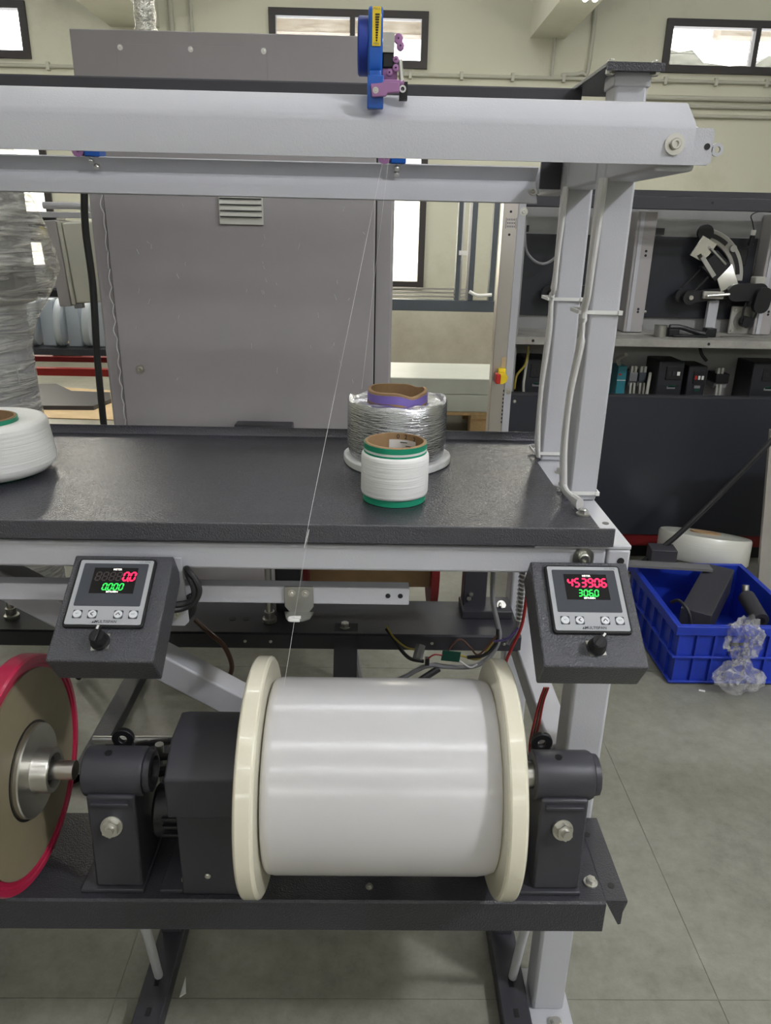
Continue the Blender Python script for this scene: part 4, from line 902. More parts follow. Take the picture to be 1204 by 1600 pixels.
# loose protective film along the door edge
for k in range(14):
    z = 0.62 + 0.045 * k
    part('film_strip', TU([(-0.7005 - 0.004 * random.random(), dy - 0.020, z), (-0.703 - 0.006 * random.random(), dy - 0.023, z + 0.022), (-0.7005, dy - 0.020, z + 0.045)], 0.0016, n=5, sub=3), 'film', door)
for k in range(34):
    x = random.choice([random.uniform(-0.66, -0.5), random.uniform(-0.35, -0.25), random.uniform(-0.2, -0.03)]); z = random.uniform(0.95, 1.25) if random.random() < 0.7 else random.uniform(0.75, 0.95); L = random.uniform(0.005, 0.018)
    part('film_crease', TU([(x, dy - 0.0186, z), (x + random.uniform(-.006, .006), dy - 0.0192, z - L)], 0.0008, n=4, sub=2), 'film', door)
v = part('vent', B(-0.405, -0.292, dy - 0.024, dy - 0.0185, 1.186, 1.300), 'vent', door, 0.001)
for k in range(6): part('louvre', P_([(dy - 0.034, 1.206 + k * 0.0145), (dy - 0.024, 1.206 + k * 0.0145), (dy - 0.024, 1.217 + k * 0.0145)], 'X', -0.402, -0.295), 'vent', v)
for k in range(6): part('louvre_gap', B(-0.402, -0.295, dy - 0.0248, dy - 0.024, 1.2028 + k * 0.0145, 1.2056 + k * 0.0145), 'inkg', v)
hd = part('keyboard_tray', B(-0.39, -0.222, dy - 0.10, dy - 0.0185, 0.600, 0.640), 'darks', door, 0.003)
part('tray_lid', B(-0.386, -0.226, dy - 0.07, dy - 0.02, 0.640, 0.666), 'darks', door, 0.003)
# hood above
HY = 2.40
hood = part('hood', B(-0.853, -0.006, HY, 2.98, 1.5005, 1.682), 'cabinet', cab, 0.003)
part('service_panel', B(-0.728, -0.312, HY - 0.0025, HY - 0.0002, 1.5005, 1.648), 'cabinet', hood, 0.0008)
for x in (-0.716, -0.522, -0.320): inst('screw', SOCKS, hood, (x, HY - 0.0025, 1.6385), FRONT, 1.1)
part('stub', CY((-0.272, 2.6, 1.682), (-0.272, 2.6, 1.715), 0.035, n=24), 'cabinet', hood)
dc = root('foil_duct', 'crinkled silver foil duct rising from the cabinet top', 'duct', (-0.67, 2.52, 1.682))
part('hose', LA([(0.030 + 0.0018 * math.sin(k * 1.3), 1.6825 + k * 0.01) for k in range(45)], (-0.668, 2.50, 0), n=24), 'duct', dc)
part('collar', LA([(0.0325, 1.695), (0.0335, 1.70), (0.0325, 1.705)], (-0.668, 2.50, 0), n=24), 'duct', dc)
single('cream_hose', TU([(-1.25, 2.9, 1.50), (-1.05, 2.85, 1.58), (-0.90, 2.75, 1.66), (-0.80, 2.7, 1.70)], 0.012, n=10), 'creambox', 'cream hose curving up at the left end of the cabinet hood', 'hose')
single('hanging_cable', TU([(-0.66, 1.9, 1.40), (-0.681, 1.9, 1.249), (-0.688, 1.9, 1.165), (-0.686, 1.9, 1.034), (-0.695, 1.9, 0.864), (-0.698, 1.9, 0.691), (-0.70, 1.9, 0.4), (-0.70, 1.9, 0.006)], 0.0085, n=10), 'rubber', 'thick black cable hanging beside the grey cabinet', 'cable')
single('blue_hose', TU([(-0.80, 2.3, 1.34), (-0.795, 2.3, 1.26), (-0.79, 2.3, 1.20)], 0.008, n=8), 'blue', 'short blue hose left of the grey cabinet', 'hose')

# ================================================================== LEFT BACKGROUND
wp = root('wrapped_column', 'machine column wrapped in crinkled clear stretch film at the left edge', 'wrapped column', (-1.16, 2.25, 0))
part('core', B(-1.20, -1.05, 2.22, 2.34, 0.0, 0.95), 'frame', wp, 0.004)
part('core_head', B(-1.22, -1.02, 2.20, 2.38, 0.955, 1.30), 'panelw', wp, 0.02)
pw = BM()
lathe(pw, [(0.110, 0.0), (0.112, 0.3), (0.118, 0.6), (0.112, 0.75), (0.112, 0.84), (0.135, 0.90), (0.165, 0.96), (0.205, 1.02), (0.222, 1.06), (0.215, 1.10), (0.190, 1.17), (0.165, 1.26), (0.14, 1.36), (0.12, 1.42), (0.001, 1.43)], (-1.145, 2.28, 0), n=96)
bmesh.ops.subdivide_edges(pw, edges=[e for e in pw.edges], cuts=1)
for vtx in pw.verts:
    d = vtx.co - Vector((-1.145, 2.28, vtx.co.z)); a = math.atan2(d.y, d.x)
    k = 1 + 0.05 * noise.noise(Vector((math.cos(a) * 3, math.sin(a) * 3, vtx.co.z * 14))) + 0.03 * noise.noise(Vector((math.cos(a) * 9, math.sin(a) * 9, vtx.co.z * 25)))
    vtx.co.x = -1.145 + d.x * k; vtx.co.y = 2.28 + d.y * k
part('stretch_film', pw, 'wrap', wp, ang=60)
en = root('enclosure', 'cream electrical enclosure on a swing arm left of the cabinet', 'enclosure', (-1.19, 3.3, 0.87))
mt = Matrix.Translation((-1.20, 3.28, 1.03)) @ Matrix.Rotation(R(-3.5), 4, 'Y')
def tb_(a): return B(*a, mtx=mt)
part('body', tb_((-0.035, 0.12, -0.10, 0.16, -0.155, 0.155)), 'creambox', en, 0.008)
part('lid', tb_((-0.052, -0.036, -0.105, 0.165, -0.16, 0.16)), 'creambox', en, 0.004)
part('door', tb_((-0.10, -0.053, -0.11, 0.165, -0.165, 0.165)), 'enclid', en, 0.004)
part('latch', tb_((-0.045, -0.01, -0.10, -0.07, -0.175, -0.156)), 'wiregrey', en, 0.003)
ar = root('support_arm', 'grey support arm over the cream enclosure', 'arm', (-1.3, 3.3, 1.20))
part('beam', B(-1.75, -1.10, 3.25, 3.31, 1.200, 1.222), 'frame', ar, 0.002)
part('clamp', TU([(-1.33, 3.24, 1.245), (-1.18, 3.24, 1.245), (-1.12, 3.24, 1.225), (-1.10, 3.24, 1.19)], 0.014, n=10), 'frame', ar)
mh = root('tool_head', 'dark tool head with a yellow knob behind the wrapped column', 'tool head', (-1.42, 3.5, 0.9))
part('block', B(-1.50, -1.37, 3.45, 3.56, 1.10, 1.215), 'black', mh, 0.006)
part('yellow_knob', LA([(0.001, -0.018), (0.02, -0.015), (0.03, 0), (0.02, 0.015), (0.001, 0.018)], (-1.425, 3.42, 1.135), 'X', n=20), 'yellow', mh)
part('spindle', CY((-1.43, 3.5, 0.98), (-1.43, 3.5, 1.10), 0.03, 0.036, n=18), 'steeld', mh)
part('nozzle', CY((-1.42, 3.5, 0.93), (-1.43, 3.5, 0.98), 0.014, 0.022, n=14), 'black', mh)
part('slide', B(-1.56, -1.30, 3.58, 3.66, 0.90, 1.00), 'frame', mh, 0.003)
part('slide_base', B(-1.56, -1.30, 3.50, 3.66, 0.868, 0.899), 'black', mh, 0.003)
rk = root('rack', 'dark low rack beam carrying the pale discs', 'rack', (-1.65, 4.05, 0.0))
part('beam', B(-2.2, -1.25, 3.95, 4.15, 0.535, 0.570), 'darks', rk, 0.003)
for x in (-2.1, -1.35): part('leg', B(x, x + 0.05, 4.02, 4.08, 0.0, 0.534), 'darks', rk)
ds_labels = ['pale blue-white plastic disc nearest the wrapped column', 'middle pale blue-white plastic disc standing on the dark rack', 'pale blue-white plastic disc nearest the grey cabinet']
for x, lb_ in zip((-1.80, -1.665, -1.52), ds_labels):
    d = root('plastic_disc', lb_, 'disc', (x, 4.05, 0.5705), 'pale plastic discs standing on the rack')
    bm = LA([(0.001, 0.0), (0.118, 0.0), (0.122, 0.006), (0.122, 0.026), (0.118, 0.034), (0.04, 0.038), (0.001, 0.038)], (0, 0, 0), 'X', n=48)
    bmesh.ops.transform(bm, matrix=Matrix.Translation((x, 4.05, 0.6925)) @ Matrix.Rotation(R(4), 4, 'Y') @ Matrix.Rotation(R(9), 4, 'Z'), verts=bm.verts)
    part('disc', bm, 'disc', d)
    part('pillar', B(x + 0.05, x + 0.12, 4.03, 4.09, 0.5705, 0.81), 'disc', d, 0.004)
single('backing_board', B(-2.2, -1.25, 4.25, 4.28, 0.571, 0.83), 'disc', 'pale panel behind the plastic discs', 'panel')
for (z0, z1, y, m, lb_) in ((0.380, 0.420, 4.2, 'redrail', 'bright red rail low in the left background'), (0.432, 0.462, 4.35, 'darkred', 'dark red rail above the bright red one')):
    o = root('red_rail', lb_, 'rail', (-1.7, y, 0)); part('beam', B(-2.3, -1.2, y, y + 0.05, z0, z1), m, o, 0.002)
    for x in (-2.2, -1.3): part('leg', B(x, x + 0.04, y + .005, y + 0.045, 0, z0 - 0.0005), m, o)
single('cardboard_box', B(-1.86, -1.69, 4.38, 4.55, 0.463, 0.525), 'kraft', 'brown cardboard box on the dark red rail', 'box', bev=0.002)
single('cardboard_sheet', P_([(-2.75, 5.80), (-1.95, 5.62), (-1.66, 5.2), (-1.66, 4.72), (-2.25, 4.75), (-2.8, 5.1)], 'Z', 0.0003, 0.006), 'card', 'flat cardboard sheet on the floor by the cabinet', 'cardboard')
single('sheet_panel', P_([(-2.62, 5.66), (-2.42, 5.70), (-2.21, 5.45), (-1.92, 5.42), (-1.84, 5.20), (-1.88, 4.97), (-2.30, 4.95)], 'Z', 0.0065, 0.035), 'darks', 'dark grey cut sheet lying on the cardboard', 'panel')

# ================================================================== CENTRE BACKGROUND
pl = root('pallet', 'pine pallet under the white wrapped packs', 'pallet', (0.65, 4.78, 0))
for k in range(5): part('deck_board', B(0.02, 1.30, 4.50 + k * 0.118, 4.59 + k * 0.118, 0.125, 0.145), 'wood', pl, 0.002)
for k in range(3): part('stringer_board', B(0.05 + k * 0.55, 0.16 + k * 0.55, 4.50, 5.06, 0.103, 0.1245), 'wood', pl, 0.002)
for k in range(3):
    for j in range(2): part('block', B(0.05 + k * 0.55, 0.19 + k * 0.55, 4.51 + j * 0.42, 4.63 + j * 0.42, 0.0, 0.1025), 'wood', pl, 0.003)
for k, (z0, z1) in enumerate(((0.1455, 0.252), (0.2525, 0.352))):
    single('white_pack', B(0.04, 1.28, 4.50, 5.05, z0, z1), 'crate', ['lower white wrapped pack on the pallet', 'upper white wrapped pack on the pallet'][k], 'pack', bev=0.006)
fx = root('extrusion_frame', 'blue-grey aluminium extrusion frame standing before the back wall', 'frame', (0.55, 5.5, 0))
for (x0, x1) in ((0.560, 0.590), (0.655, 0.690), (0.800, 0.838)): part('post', B(x0, x1, 5.46, 5.54, 0.7275, 1.46), 'extru', fx, 0.003)
part('post_strip', B(0.592, 0.604, 5.465, 5.475, 0.7275, 1.46), 'alu', fx); part('post_strip', B(0.635, 0.654, 5.465, 5.475, 0.7275, 1.46), 'alu', fx)
part('post_joint', B(0.575, 0.63, 5.455, 5.464, 1.03, 1.06), 'white', fx)
part('rail', B(-0.3, 0.95, 5.46, 5.54, 0.650, 0.7265), 'extru', fx, 0.003)
for z in (0.745, 0.772, 0.797): part('rail_strip', B(-0.3, 0.64, 5.462, 5.474, z, z + 0.011), 'alu', fx)
part('cross_arm', TU([(0.66, 5.45, 0.79), (0.72, 5.45, 0.765), (0.82, 5.45, 0.77)], 0.012, n=8), 'white', fx)
for x in (-0.25, 0.90): part('leg', B(x, x + 0.04, 5.47, 5.53, 0, 0.6495), 'extru', fx)
single('steel_skirting', B(-0.3, 1.0, 5.3, 5.34, 0.0, 0.16), 'extru', 'dark skirting bar behind the white packs', 'bar')

# ================================================================== OPEN MACHINE AT THE RIGHT
om = root('open_machine', 'dark open-backed machine with belt drives and inverters at the right', 'machine', (1.5, 2.8, 0))
MX1 = 2.6
cl_ = part('end_column', B(0.411, 0.4585, 2.600, 2.66, 0.0, 1.33), 'brushed', om, 0.002)
for z in (1.245, 1.175): inst('hole', HOLE5, cl_, (0.435, 2.5998, z), FRONT, 0.9)
for k in range(3):
    for j in range(5): part('stencil_mark', B(0.4255 + j * 0.0055, 0.4285 + j * 0.0055, 2.5990, 2.5998, 1.197 + k * 0.0105, 1.203 + k * 0.0105), 'inkg', cl_)
for x in (0.4215, 0.454): part('stencil_mark', B(x - 0.001, x + 0.001, 2.5990, 2.5998, 1.194, 1.226), 'inkg', cl_)
for k in range(9): part('edge_slot', B(0.4545, 0.4582, 2.5990, 2.5998, 0.545 + k * 0.014, 0.553 + k * 0.014), 'black', cl_)
es = part('column_strip', B(0.459, 0.4845, 2.602, 2.65, 0.0, 1.33), 'frame', om, 0.002)
inst('knob_screw', SOCK, es, (0.477, 2.602, 1.246), FRONT, 1.3); inst('knob_screw', SOCK, es, (0.472, 2.602, 0.66), FRONT, 1.2)
tr_ = part('top_rail', B(0.4855, MX1, 2.60, 2.64, 1.262, 1.300), 'darks', om, 0.002)
part('top_shadow_rail', B(0.4855, MX1, 2.66, 2.72, 1.304, 1.322), 'darks', om)
inst('hole', HOLE5, tr_, (1.085, 2.5997, 1.285), FRONT)
part('back_panel', B(0.4855, MX1, 2.88, 2.90, 0.60, 1.32), 'panelw', om)
part('side_panel', B(0.4855, 0.4995, 2.655, 2.878, 0.1, 1.26), 'panelw', om)
for (x0, x1) in ((0.500, 0.865), (0.990, 1.385), (1.52, 1.9)):
    mp_ = part('mounting_plate', B(x0, x1, 2.866, 2.879, 0.895, 1.180), 'panelb', om, 0.001)
    for p in ((x0 + 0.02, 0.915), (x1 - 0.02, 1.16)): inst('screw', PAN, mp_, (p[0], 2.866, p[1]), FRONT, 1.3)
    part('hinge_block', B(x0 + 0.012, x0 + 0.048, 2.862, 2.8785, 1.185, 1.208), 'black', om)
for (x0, x1) in ((0.915, 0.985), (1.395, 1.46)):
    c_ = part('divider', B(x0, x1, 2.80, 2.878, 0.847, 1.262), 'enclid', om, 0.003)
    part('divider_rib', B(x0 + 0.010, x0 + 0.024, 2.795, 2.7998, 0.85, 1.26), 'frame', c_)
    for z in (1.13, 1.115, 0.93, 0.92): inst('hole', HOLE5, c_, (x0 + 0.045, 2.7998, z), FRONT)
sf = part('shelf', B(0.4855, MX1, 2.63, 2.878, 0.818, 0.845), 'shelfd', om, 0.002)
for x in (0.55, 1.165): inst('hole', HOLE5, sf, (x, 2.6297, 0.832), FRONT, 1.1)
lc = part('lower_cover', B(0.4855, MX1, 2.63, 2.65, 0.112, 0.640), 'cover', om, 0.002)
inst('screw', PAN, lc, (0.503, 2.63, 0.618), FRONT, 1.6)
part('cover_edge', B(0.4855, MX1, 2.628, 2.655, 0.640, 0.648), 'darks', om)
part('red_base', B(0.4855, MX1, 2.64, 2.72, 0.062, 0.108), 'darkred', om)
part('plinth', B(0.4855, MX1, 2.68, 2.9, 0.0, 0.06), 'black', om)
# rotary switch on the column
sw = root('rotary_switch', 'red and yellow rotary isolator switch on the brushed steel column', 'switch', (0.437, 2.59, 0.70))
part('backplate', B(0.430, 0.456, 2.580, 2.5988, 0.690, 0.742), 'yellow', sw, 0.004)
part('dial', CY((0.440, 2.560, 0.712), (0.440, 2.5798, 0.712), 0.020, n=28), 'yellow', sw)
part('handle', B(0.418, 0.434, 2.548, 2.585, 0.694, 0.728), 'redrail', sw, 0.003)
part('label', B(0.441, 0.455, 2.5960, 2.5988, 0.744, 0.778), 'card', sw)
# belt drives
def belt(pts, r=0.005): return TU(pts + [pts[0]], r, n=6, sub=3)
def drive(dx, full, label):
    o = root('belt_drive', label, 'belt drive', (1.25 + dx, 2.83, 0.846))
    Yd = 2.80
    def X(a): return a + dx
    def capsule(p, q, r, y0, y1, n=10):
        p, q = Vector(p), Vector(q); a0 = math.atan2((q - p).y, (q - p).x); pts = []
        for k in range(n + 1): a = a0 + math.pi / 2 + math.pi * k / n; pts.append((X(p.x) + r * math.cos(a), p.y + r * math.sin(a)))
        for k in range(n + 1): a = a0 - math.pi / 2 + math.pi * k / n; pts.append((X(q.x) + r * math.cos(a), q.y + r * math.sin(a)))
        return P_(pts, 'Y', y0, y1)
    part('belt_arm', capsule((1.137, 0.975), (1.30, 0.995), 0.020, Yd, Yd + 0.02), 'black', o)
    part('pulley', CY((X(1.140), Yd - 0.012, 0.975), (X(1.140), Yd, 0.975), 0.026, n=24), 'black', o)
    part('pulley_nut', CY((X(1.140), Yd - 0.02, 0.975), (X(1.140), Yd - 0.0121, 0.975), 0.008, n=12), 'steel', o)
    part('pulley', CY((X(1.118), Yd + 0.012, 0.98), (X(1.118), Yd + 0.03, 0.98), 0.024, n=24), 'black', o)
    part('belt', TU([(X(1.155), Yd + 0.005, 0.992), (X(1.245), Yd + 0.005, 1.105)], 0.004, n=6), 'rubber', o)
    part('belt', TU([(X(1.115), Yd + 0.02, 1.0), (X(1.205), Yd + 0.02, 1.11)], 0.003, n=6), 'rubber', o)
    if not full: return o
    part('tensioner', B(X(1.185), X(1.26), Yd - 0.014, Yd - 0.0005, 0.972, 0.998), 'bracket', o, 0.003)
    part('tension_bolt', CY((X(1.195), Yd - 0.022, 0.983), (X(1.275), Yd - 0.022, 0.990), 0.005, n=10), 'steel', o)
    part('lever_body', capsule((1.30, 0.995), (1.385, 1.0), 0.030, Yd - 0.02, Yd + 0.03), 'black', o)
    part('drop_arm', capsule((1.392, 0.99), (1.388, 0.955), 0.028, Yd - 0.045, Yd - 0.021), 'black', o)
    part('clamp_block', B(X(1.36), X(1.40), Yd - 0.02, Yd + 0.02, 1.026, 1.052), 'bracket', o, 0.004)
    # slotted quadrant
    c0 = Vector((1.155, 1.035)); outer = []; inner = []; so = []; si = []
    for k in range(17):
        a = R(88 - 88 * k / 16); outer.append((X(c0.x + 0.178 * math.cos(a)), c0.y + 0.178 * math.sin(a))); inner.append((X(c0.x + 0.135 * math.cos(a)), c0.y + 0.135 * math.sin(a)))
    for (k0, k1) in ((8, 42), (48, 82)):
        pass
    part('quadrant', P_(outer + inner[::-1], 'Y', Yd + 0.020, Yd + 0.030), 'bracket', o, 0.003)
    for (a0, a1) in ((52, 84), (8, 42)):
        oo = []; ii = []
        for k in range(9):
            a = R(a1 - (a1 - a0) * k / 8); oo.append((X(c0.x + 0.164 * math.cos(a)), c0.y + 0.164 * math.sin(a))); ii.append((X(c0.x + 0.149 * math.cos(a)), c0.y + 0.149 * math.sin(a)))
        part('quadrant_slot', P_(oo + ii[::-1], 'Y', Yd + 0.0185, Yd + 0.0198), 'black', o)
    part('quadrant_bolt', CY((X(1.275), Yd + 0.008, 1.145), (X(1.275), Yd + 0.0184, 1.145), 0.012, n=14), 'steeld', o)
    part('quadrant_head', CY((X(1.165), Yd + 0.004, 1.195), (X(1.165), Yd + 0.0184, 1.195), 0.028, n=20), 'black', o)
    def rp(name, cx, cz, w, h, rot, y0, y1, m, tilt=0):
        mt = Matrix.Translation((X(cx), (y0 + y1) / 2, cz)) @ Matrix.Rotation(R(rot), 4, 'Y') @ Matrix.Rotation(R(tilt), 4, 'X')
        part(name, B(-w / 2, w / 2, (y0 - y1) / 2, (y1 - y0) / 2, -h / 2, h / 2, mtx=mt), m, o, 0.002)
    rp('deflector_plate', 1.165, 1.140, 0.062, 0.075, 25, Yd + 0.002, Yd + 0.007, 'mirror', 12)
    rp('slide_block', 1.215, 1.085, 0.075, 0.075, 40, Yd - 0.012, Yd + 0.015, 'black')
    rp('slide_rail', 1.185, 1.082, 0.016, 0.085, -40, Yd - 0.016, Yd - 0.0125, 'bracket')
    rp('slide_plate', 1.215, 1.118, 0.085, 0.008, 40, Yd - 0.016, Yd + 0.012, 'steeld')
    rp('deflector_plate', 1.265, 1.045, 0.066, 0.078, -25, Yd + 0.002, Yd + 0.007, 'mirror', -6)
    part('post', B(X(1.225), X(1.262), Yd + 0.02, Yd + 0.04, 0.8455, 0.965), 'frame', o, 0.002)
    mf = part('motor_flange', B(X(1.318), X(1.415), Yd + 0.03, Yd + 0.04, 0.8455, 0.945), 'bracket', o, 0.003)
    part('motor_ring', CY((X(1.367), Yd + 0.026, 0.895), (X(1.367), Yd + 0.0298, 0.895), 0.036, n=32), 'steeld', o)
    part('motor_pulley', CY((X(1.367), Yd - 0.01, 0.892), (X(1.367), Yd + 0.0258, 0.892), 0.020, n=24), 'black', o)
    for (ax_, az_) in ((1.33, 0.858), (1.403, 0.858), (1.33, 0.932), (1.403, 0.932)): inst('flange_bolt', BOLTS, o, (X(ax_), Yd + 0.030, az_), FRONT, 1.2)
    part('belt', belt([(X(1.347), Yd, 0.892), (X(1.35), Yd, 0.955), (X(1.385), Yd, 0.975), (X(1.40), Yd, 0.955), (X(1.387), Yd, 0.892), (X(1.367), Yd, 0.873)], 0.0035), 'rubber', o)
    return o
drive(0.0, True, 'belt drive with slotted quadrant and motor inside the open machine')
drive(-0.49, False, 'belt and pulley half hidden behind the upright posts')
pbx = root('sensor_probe', 'black proximity sensor on a thin wire at the upper right', 'sensor', (1.34, 2.82, 1.07))
part('body', CY((1.337, 2.82, 1.155), (1.340, 2.82, 1.19), 0.009, n=12), 'black', pbx); part('tip', CY((1.340, 2.82, 1.1902), (1.341, 2.82, 1.208), 0.008, n=12), 'paper', pbx)
part('wire', TU([(1.341, 2.82, 1.208), (1.33, 2.82, 1.235), (1.322, 2.82, 1.255), (1.345, 2.82, 1.268), (1.40, 2.82, 1.268)], 0.002, n=6), 'rubber', pbx)
part('bracket', B(1.305, 1.342, 2.835, 2.865, 1.085, 1.145), 'black', pbx, 0.004)
single('sensor_cable', TU([(0.53, 2.84, 1.18), (0.535, 2.80, 1.12), (0.57, 2.78, 1.085), (0.61, 2.78, 1.085), (0.645, 2.78, 1.12), (0.655, 2.82, 1.18), (0.65, 2.85, 1.24)], 0.005, n=8), 'wiregrey', 'grey cable looping inside the open machine left of the posts', 'cable')
# odds and ends on the shelf of the open machine
single('cup', LA([(0.001, 0.0), (0.022, 0.0), (0.022, 0.04), (0.0195, 0.04), (0.0195, 0.003), (0.001, 0.003)], (1.015, 2.70, 0.8456), n=28), 'steeld', 'small dull metal cup on the dusty shelf', 'cup')
tl = root('hand_clamp', 'black hand clamp lying on the dusty shelf', 'clamp', (1.11, 2.72, 0.8456))
part('jaw', B(1.045, 1.085, 2.70, 2.74, 0.8456, 0.875), 'black', tl, 0.005); part('handle', TU([(1.05, 2.71, 0.879), (1.09, 2.71, 0.878), (1.15, 2.71, 0.862), (1.18, 2.71, 0.857)], 0.009, n=8), 'black', tl)
part('base', B(1.06, 1.185, 2.69, 2.73, 0.8456, 0.853), 'black', tl, 0.002); part('grey_grip', B(1.092, 1.135, 2.74, 2.77, 0.8456, 0.872), 'frame', tl, 0.003)
single('small_block', B(1.185, 1.222, 2.71, 2.75, 0.8456, 0.876), 'black', 'small black block beside the clamp on the dusty shelf', 'block', bev=0.003)
single('metal_strip', TU([(1.235, 2.70, 0.850), (1.30, 2.70, 0.853), (1.36, 2.72, 0.849)], 0.004, n=6, flat=0.4), 'steeld', 'thin pale strip lying below the motor on the dusty shelf', 'strip')
# inverters and modules in the lower bay
def inverter(x0, x1, z1, lbl, keys, y0=2.74):
    o = root('inverter', lbl, 'inverter', ((x0 + x1) / 2, 2.8, 0.63))
    part('body', B(x0, x1, y0, 2.879, 0.560, z1), 'invert', o, 0.005)
    w = x1 - x0
    part('keypad', B(x0 + 0.30 * w, x1 - 0.06 * w, y0 - 0.004, y0 - 0.0004, z1 - 0.066, z1 - 0.018), 'black', o, 0.001)
    for k in range(3): part('key', B(x0 + (0.36 + 0.18 * k) * w, x0 + (0.47 + 0.18 * k) * w, y0 - 0.006, y0 - 0.0042, z1 - 0.05, z1 - 0.036), keys[k], o)
    part('green_badge', B(x0 + 0.45 * w, x0 + 0.75 * w, y0 - 0.0015, y0 - 0.0004, z1 - 0.094, z1 - 0.086), 'pcb', o)
    part('white_badge', B(x0 + 0.42 * w, x0 + 0.74 * w, y0 - 0.0015, y0 - 0.0004, 0.652, 0.662), 'wiregrey', o)
inverter(1.045, 1.140, 0.752, 'black inverter right of the teal module', ('invert', 'invert', 'paper'))
inverter(1.165, 1.235, 0.735, 'narrow black inverter with orange and white keys', ('redrail', 'paper', 'paper'), 2.76)
inverter(1.395, 1.52, 0.752, 'large black inverter at the right edge', ('invert', 'invert', 'wireyel'))
inverter(0.545, 0.64, 0.752, 'black inverter half hidden behind the rear post', ('invert', 'invert', 'invert'))
tm = root('relay_module', 'teal power supply module in the lower bay beside the post', 'module', (0.93, 2.8, 0.62))
part('body', B(0.915, 0.950, 2.80, 2.879, 0.600, 0.722), 'teal', tm, 0.003); part('red_mark', B(0.919, 0.930, 2.7985, 2.7998, 0.688, 0.694), 'redrail', tm)
part('print_band', B(0.916, 0.949, 2.7988, 2.7998, 0.668, 0.671), 'paper', tm)
part('wires', TU([(0.925, 2.82, 0.722), (0.918, 2.82, 0.745), (0.928, 2.77, 0.77)], 0.008, n=6), 'bracket', tm)
for k, (x, w, m, l) in enumerate(((0.962, 0.03, 'wiregrey', 'grey terminal block next to the teal module'), (0.998, 0.026, 'extru', 'blue-grey terminal block left of the first inverter'), (1.29, 0.05, 'black', 'black contactor block between the inverters'))):
    o = root('terminal_block', l, 'terminal block', (x + w / 2, 2.83, 0.62))
    part('upper', B(x, x + w, 2.80, 2.879, 0.665, 0.70), m, o, 0.002); part('lower', B(x, x + w, 2.81, 2.879, 0.645, 0.6645), 'wiregrey', o, 0.002)
    for j in range(2): part('wire', TU([(x + 0.008 + j * 0.014, 2.80, 0.66), (x + 0.006 + j * 0.014, 2.79, 0.62), (x + 0.008 + j * 0.014, 2.80, 0.56)], 0.004, n=6), 'pipe', o)
    for j in range(2): part('clip', B(x + 0.002 + j * 0.014, x + 0.011 + j * 0.014, 2.80, 2.82, 0.7005, 0.722), 'vent', o)
single('bay_cable', TU([(1.035, 2.79, 0.70), (1.022, 2.76, 0.665), (1.018, 2.75, 0.62), (1.03, 2.76, 0.56)], 0.006, n=8), 'pipe', 'pale cable curving left of the first inverter', 'cable')
single('bay_cable', TU([(1.205, 2.80, 0.81), (1.215, 2.79, 0.775), (1.235, 2.78, 0.75)], 0.006, n=8), 'rubber', 'black cable dropping between the inverters from the shelf', 'cable')
single('bay_cable', TU([(0.555, 2.72, 0.80), (0.545, 2.70, 0.74), (0.515, 2.69, 0.70), (0.51, 2.69, 0.65)], 0.004, n=8), 'wireyel', 'orange and yellow cable behind the white column strip', 'cable')
single('bay_cable', TU([(0.56, 2.74, 0.78), (0.55, 2.72, 0.70), (0.545, 2.70, 0.65), (0.56, 2.70, 0.56)], 0.005, n=8), 'pipe', 'pale cable hanging in the lower bay near the column', 'cable')

# ================================================================== BLUE CRATE AND SCRAP
ct = root('crate', 'blue plastic crate holding scrap parts on the floor', 'crate', (1.0, 2.0, 0))
x0, x1, y0, y1, zt = 0.848, 1.20, 1.795, 2.20, 0.185
part('base', B(x0 + .006, x1 - .006, y0 + .006, y1 - .006, 0.0, 0.006), 'bluecrate', ct)
part('wall', B(x0, x1, y0, y0 + 0.006, 0.0, zt), 'bluecrate', ct); part('wall', B(x0, x1, y1 - 0.006, y1, 0.0, zt), 'bluecrate', ct)
part('wall', B(x0, x0 + 0.006, y0 + .0062, y1 - .0062, 0.0, zt), 'bluecrate', ct); part('wall', B(x1 - 0.006, x1, y0 + .0062, y1 - .0062, 0.0, zt), 'bluecrate', ct)
for z in (0.006, 0.085, 0.158):
    for a in ((x0 - 0.010, x1 + 0.010, y0 - 0.010, y0), (x0 - 0.010, x1 + 0.010, y1, y1 + 0.010), (x0 - 0.010, x0, y0, y1), (x1, x1 + 0.010, y0, y1)):
        part('rib', B(a[0], a[1], a[2], a[3], z, z + (0.007 if z < 0.15 else 0.027)), 'bluecrate', ct, 0.0015)
for k in range(8):
    x = x0 + 0.0 + k * 0.05; part('rib', B(x, x + 0.005, y0 - 0.009, y0, 0.0135, 0.157), 'bluecrate', ct)
for k in range(6):
    y = y0 + 0.03 + k * 0.065; part('rib', B(x0 - 0.009, x0, y, y + 0.005, 0.0135, 0.157), 'bluecrate', ct)
part('hand_slot', B(0.99, 1.03, y0 - 0.0105, y0 - 0.0099, 0.128, 0.138), 'black', ct)
mt = Matrix.Translation((1.015, 2.005, 0.165)) @ Matrix.Rotation(R(-34), 4, 'Z') @ Matrix.Rotation(R(3), 4, 'X')
single('steel_cover', B(-0.042, 0.042, -0.17, 0.16, -0.05, 0.035, mtx=mt), 'darks', 'dark grey folded steel cover lying in the crate', 'cover', bev=0.002)
single('flat_bar', B(-0.20, 0.13, -0.02, 0.02, -0.004, 0.004, mtx=Matrix.Translation((0.93, 2.12, 0.215)) @ Matrix.Rotation(R(-6), 4, 'Z')), 'greybar', 'grey flat bar lying across the crate', 'bar')
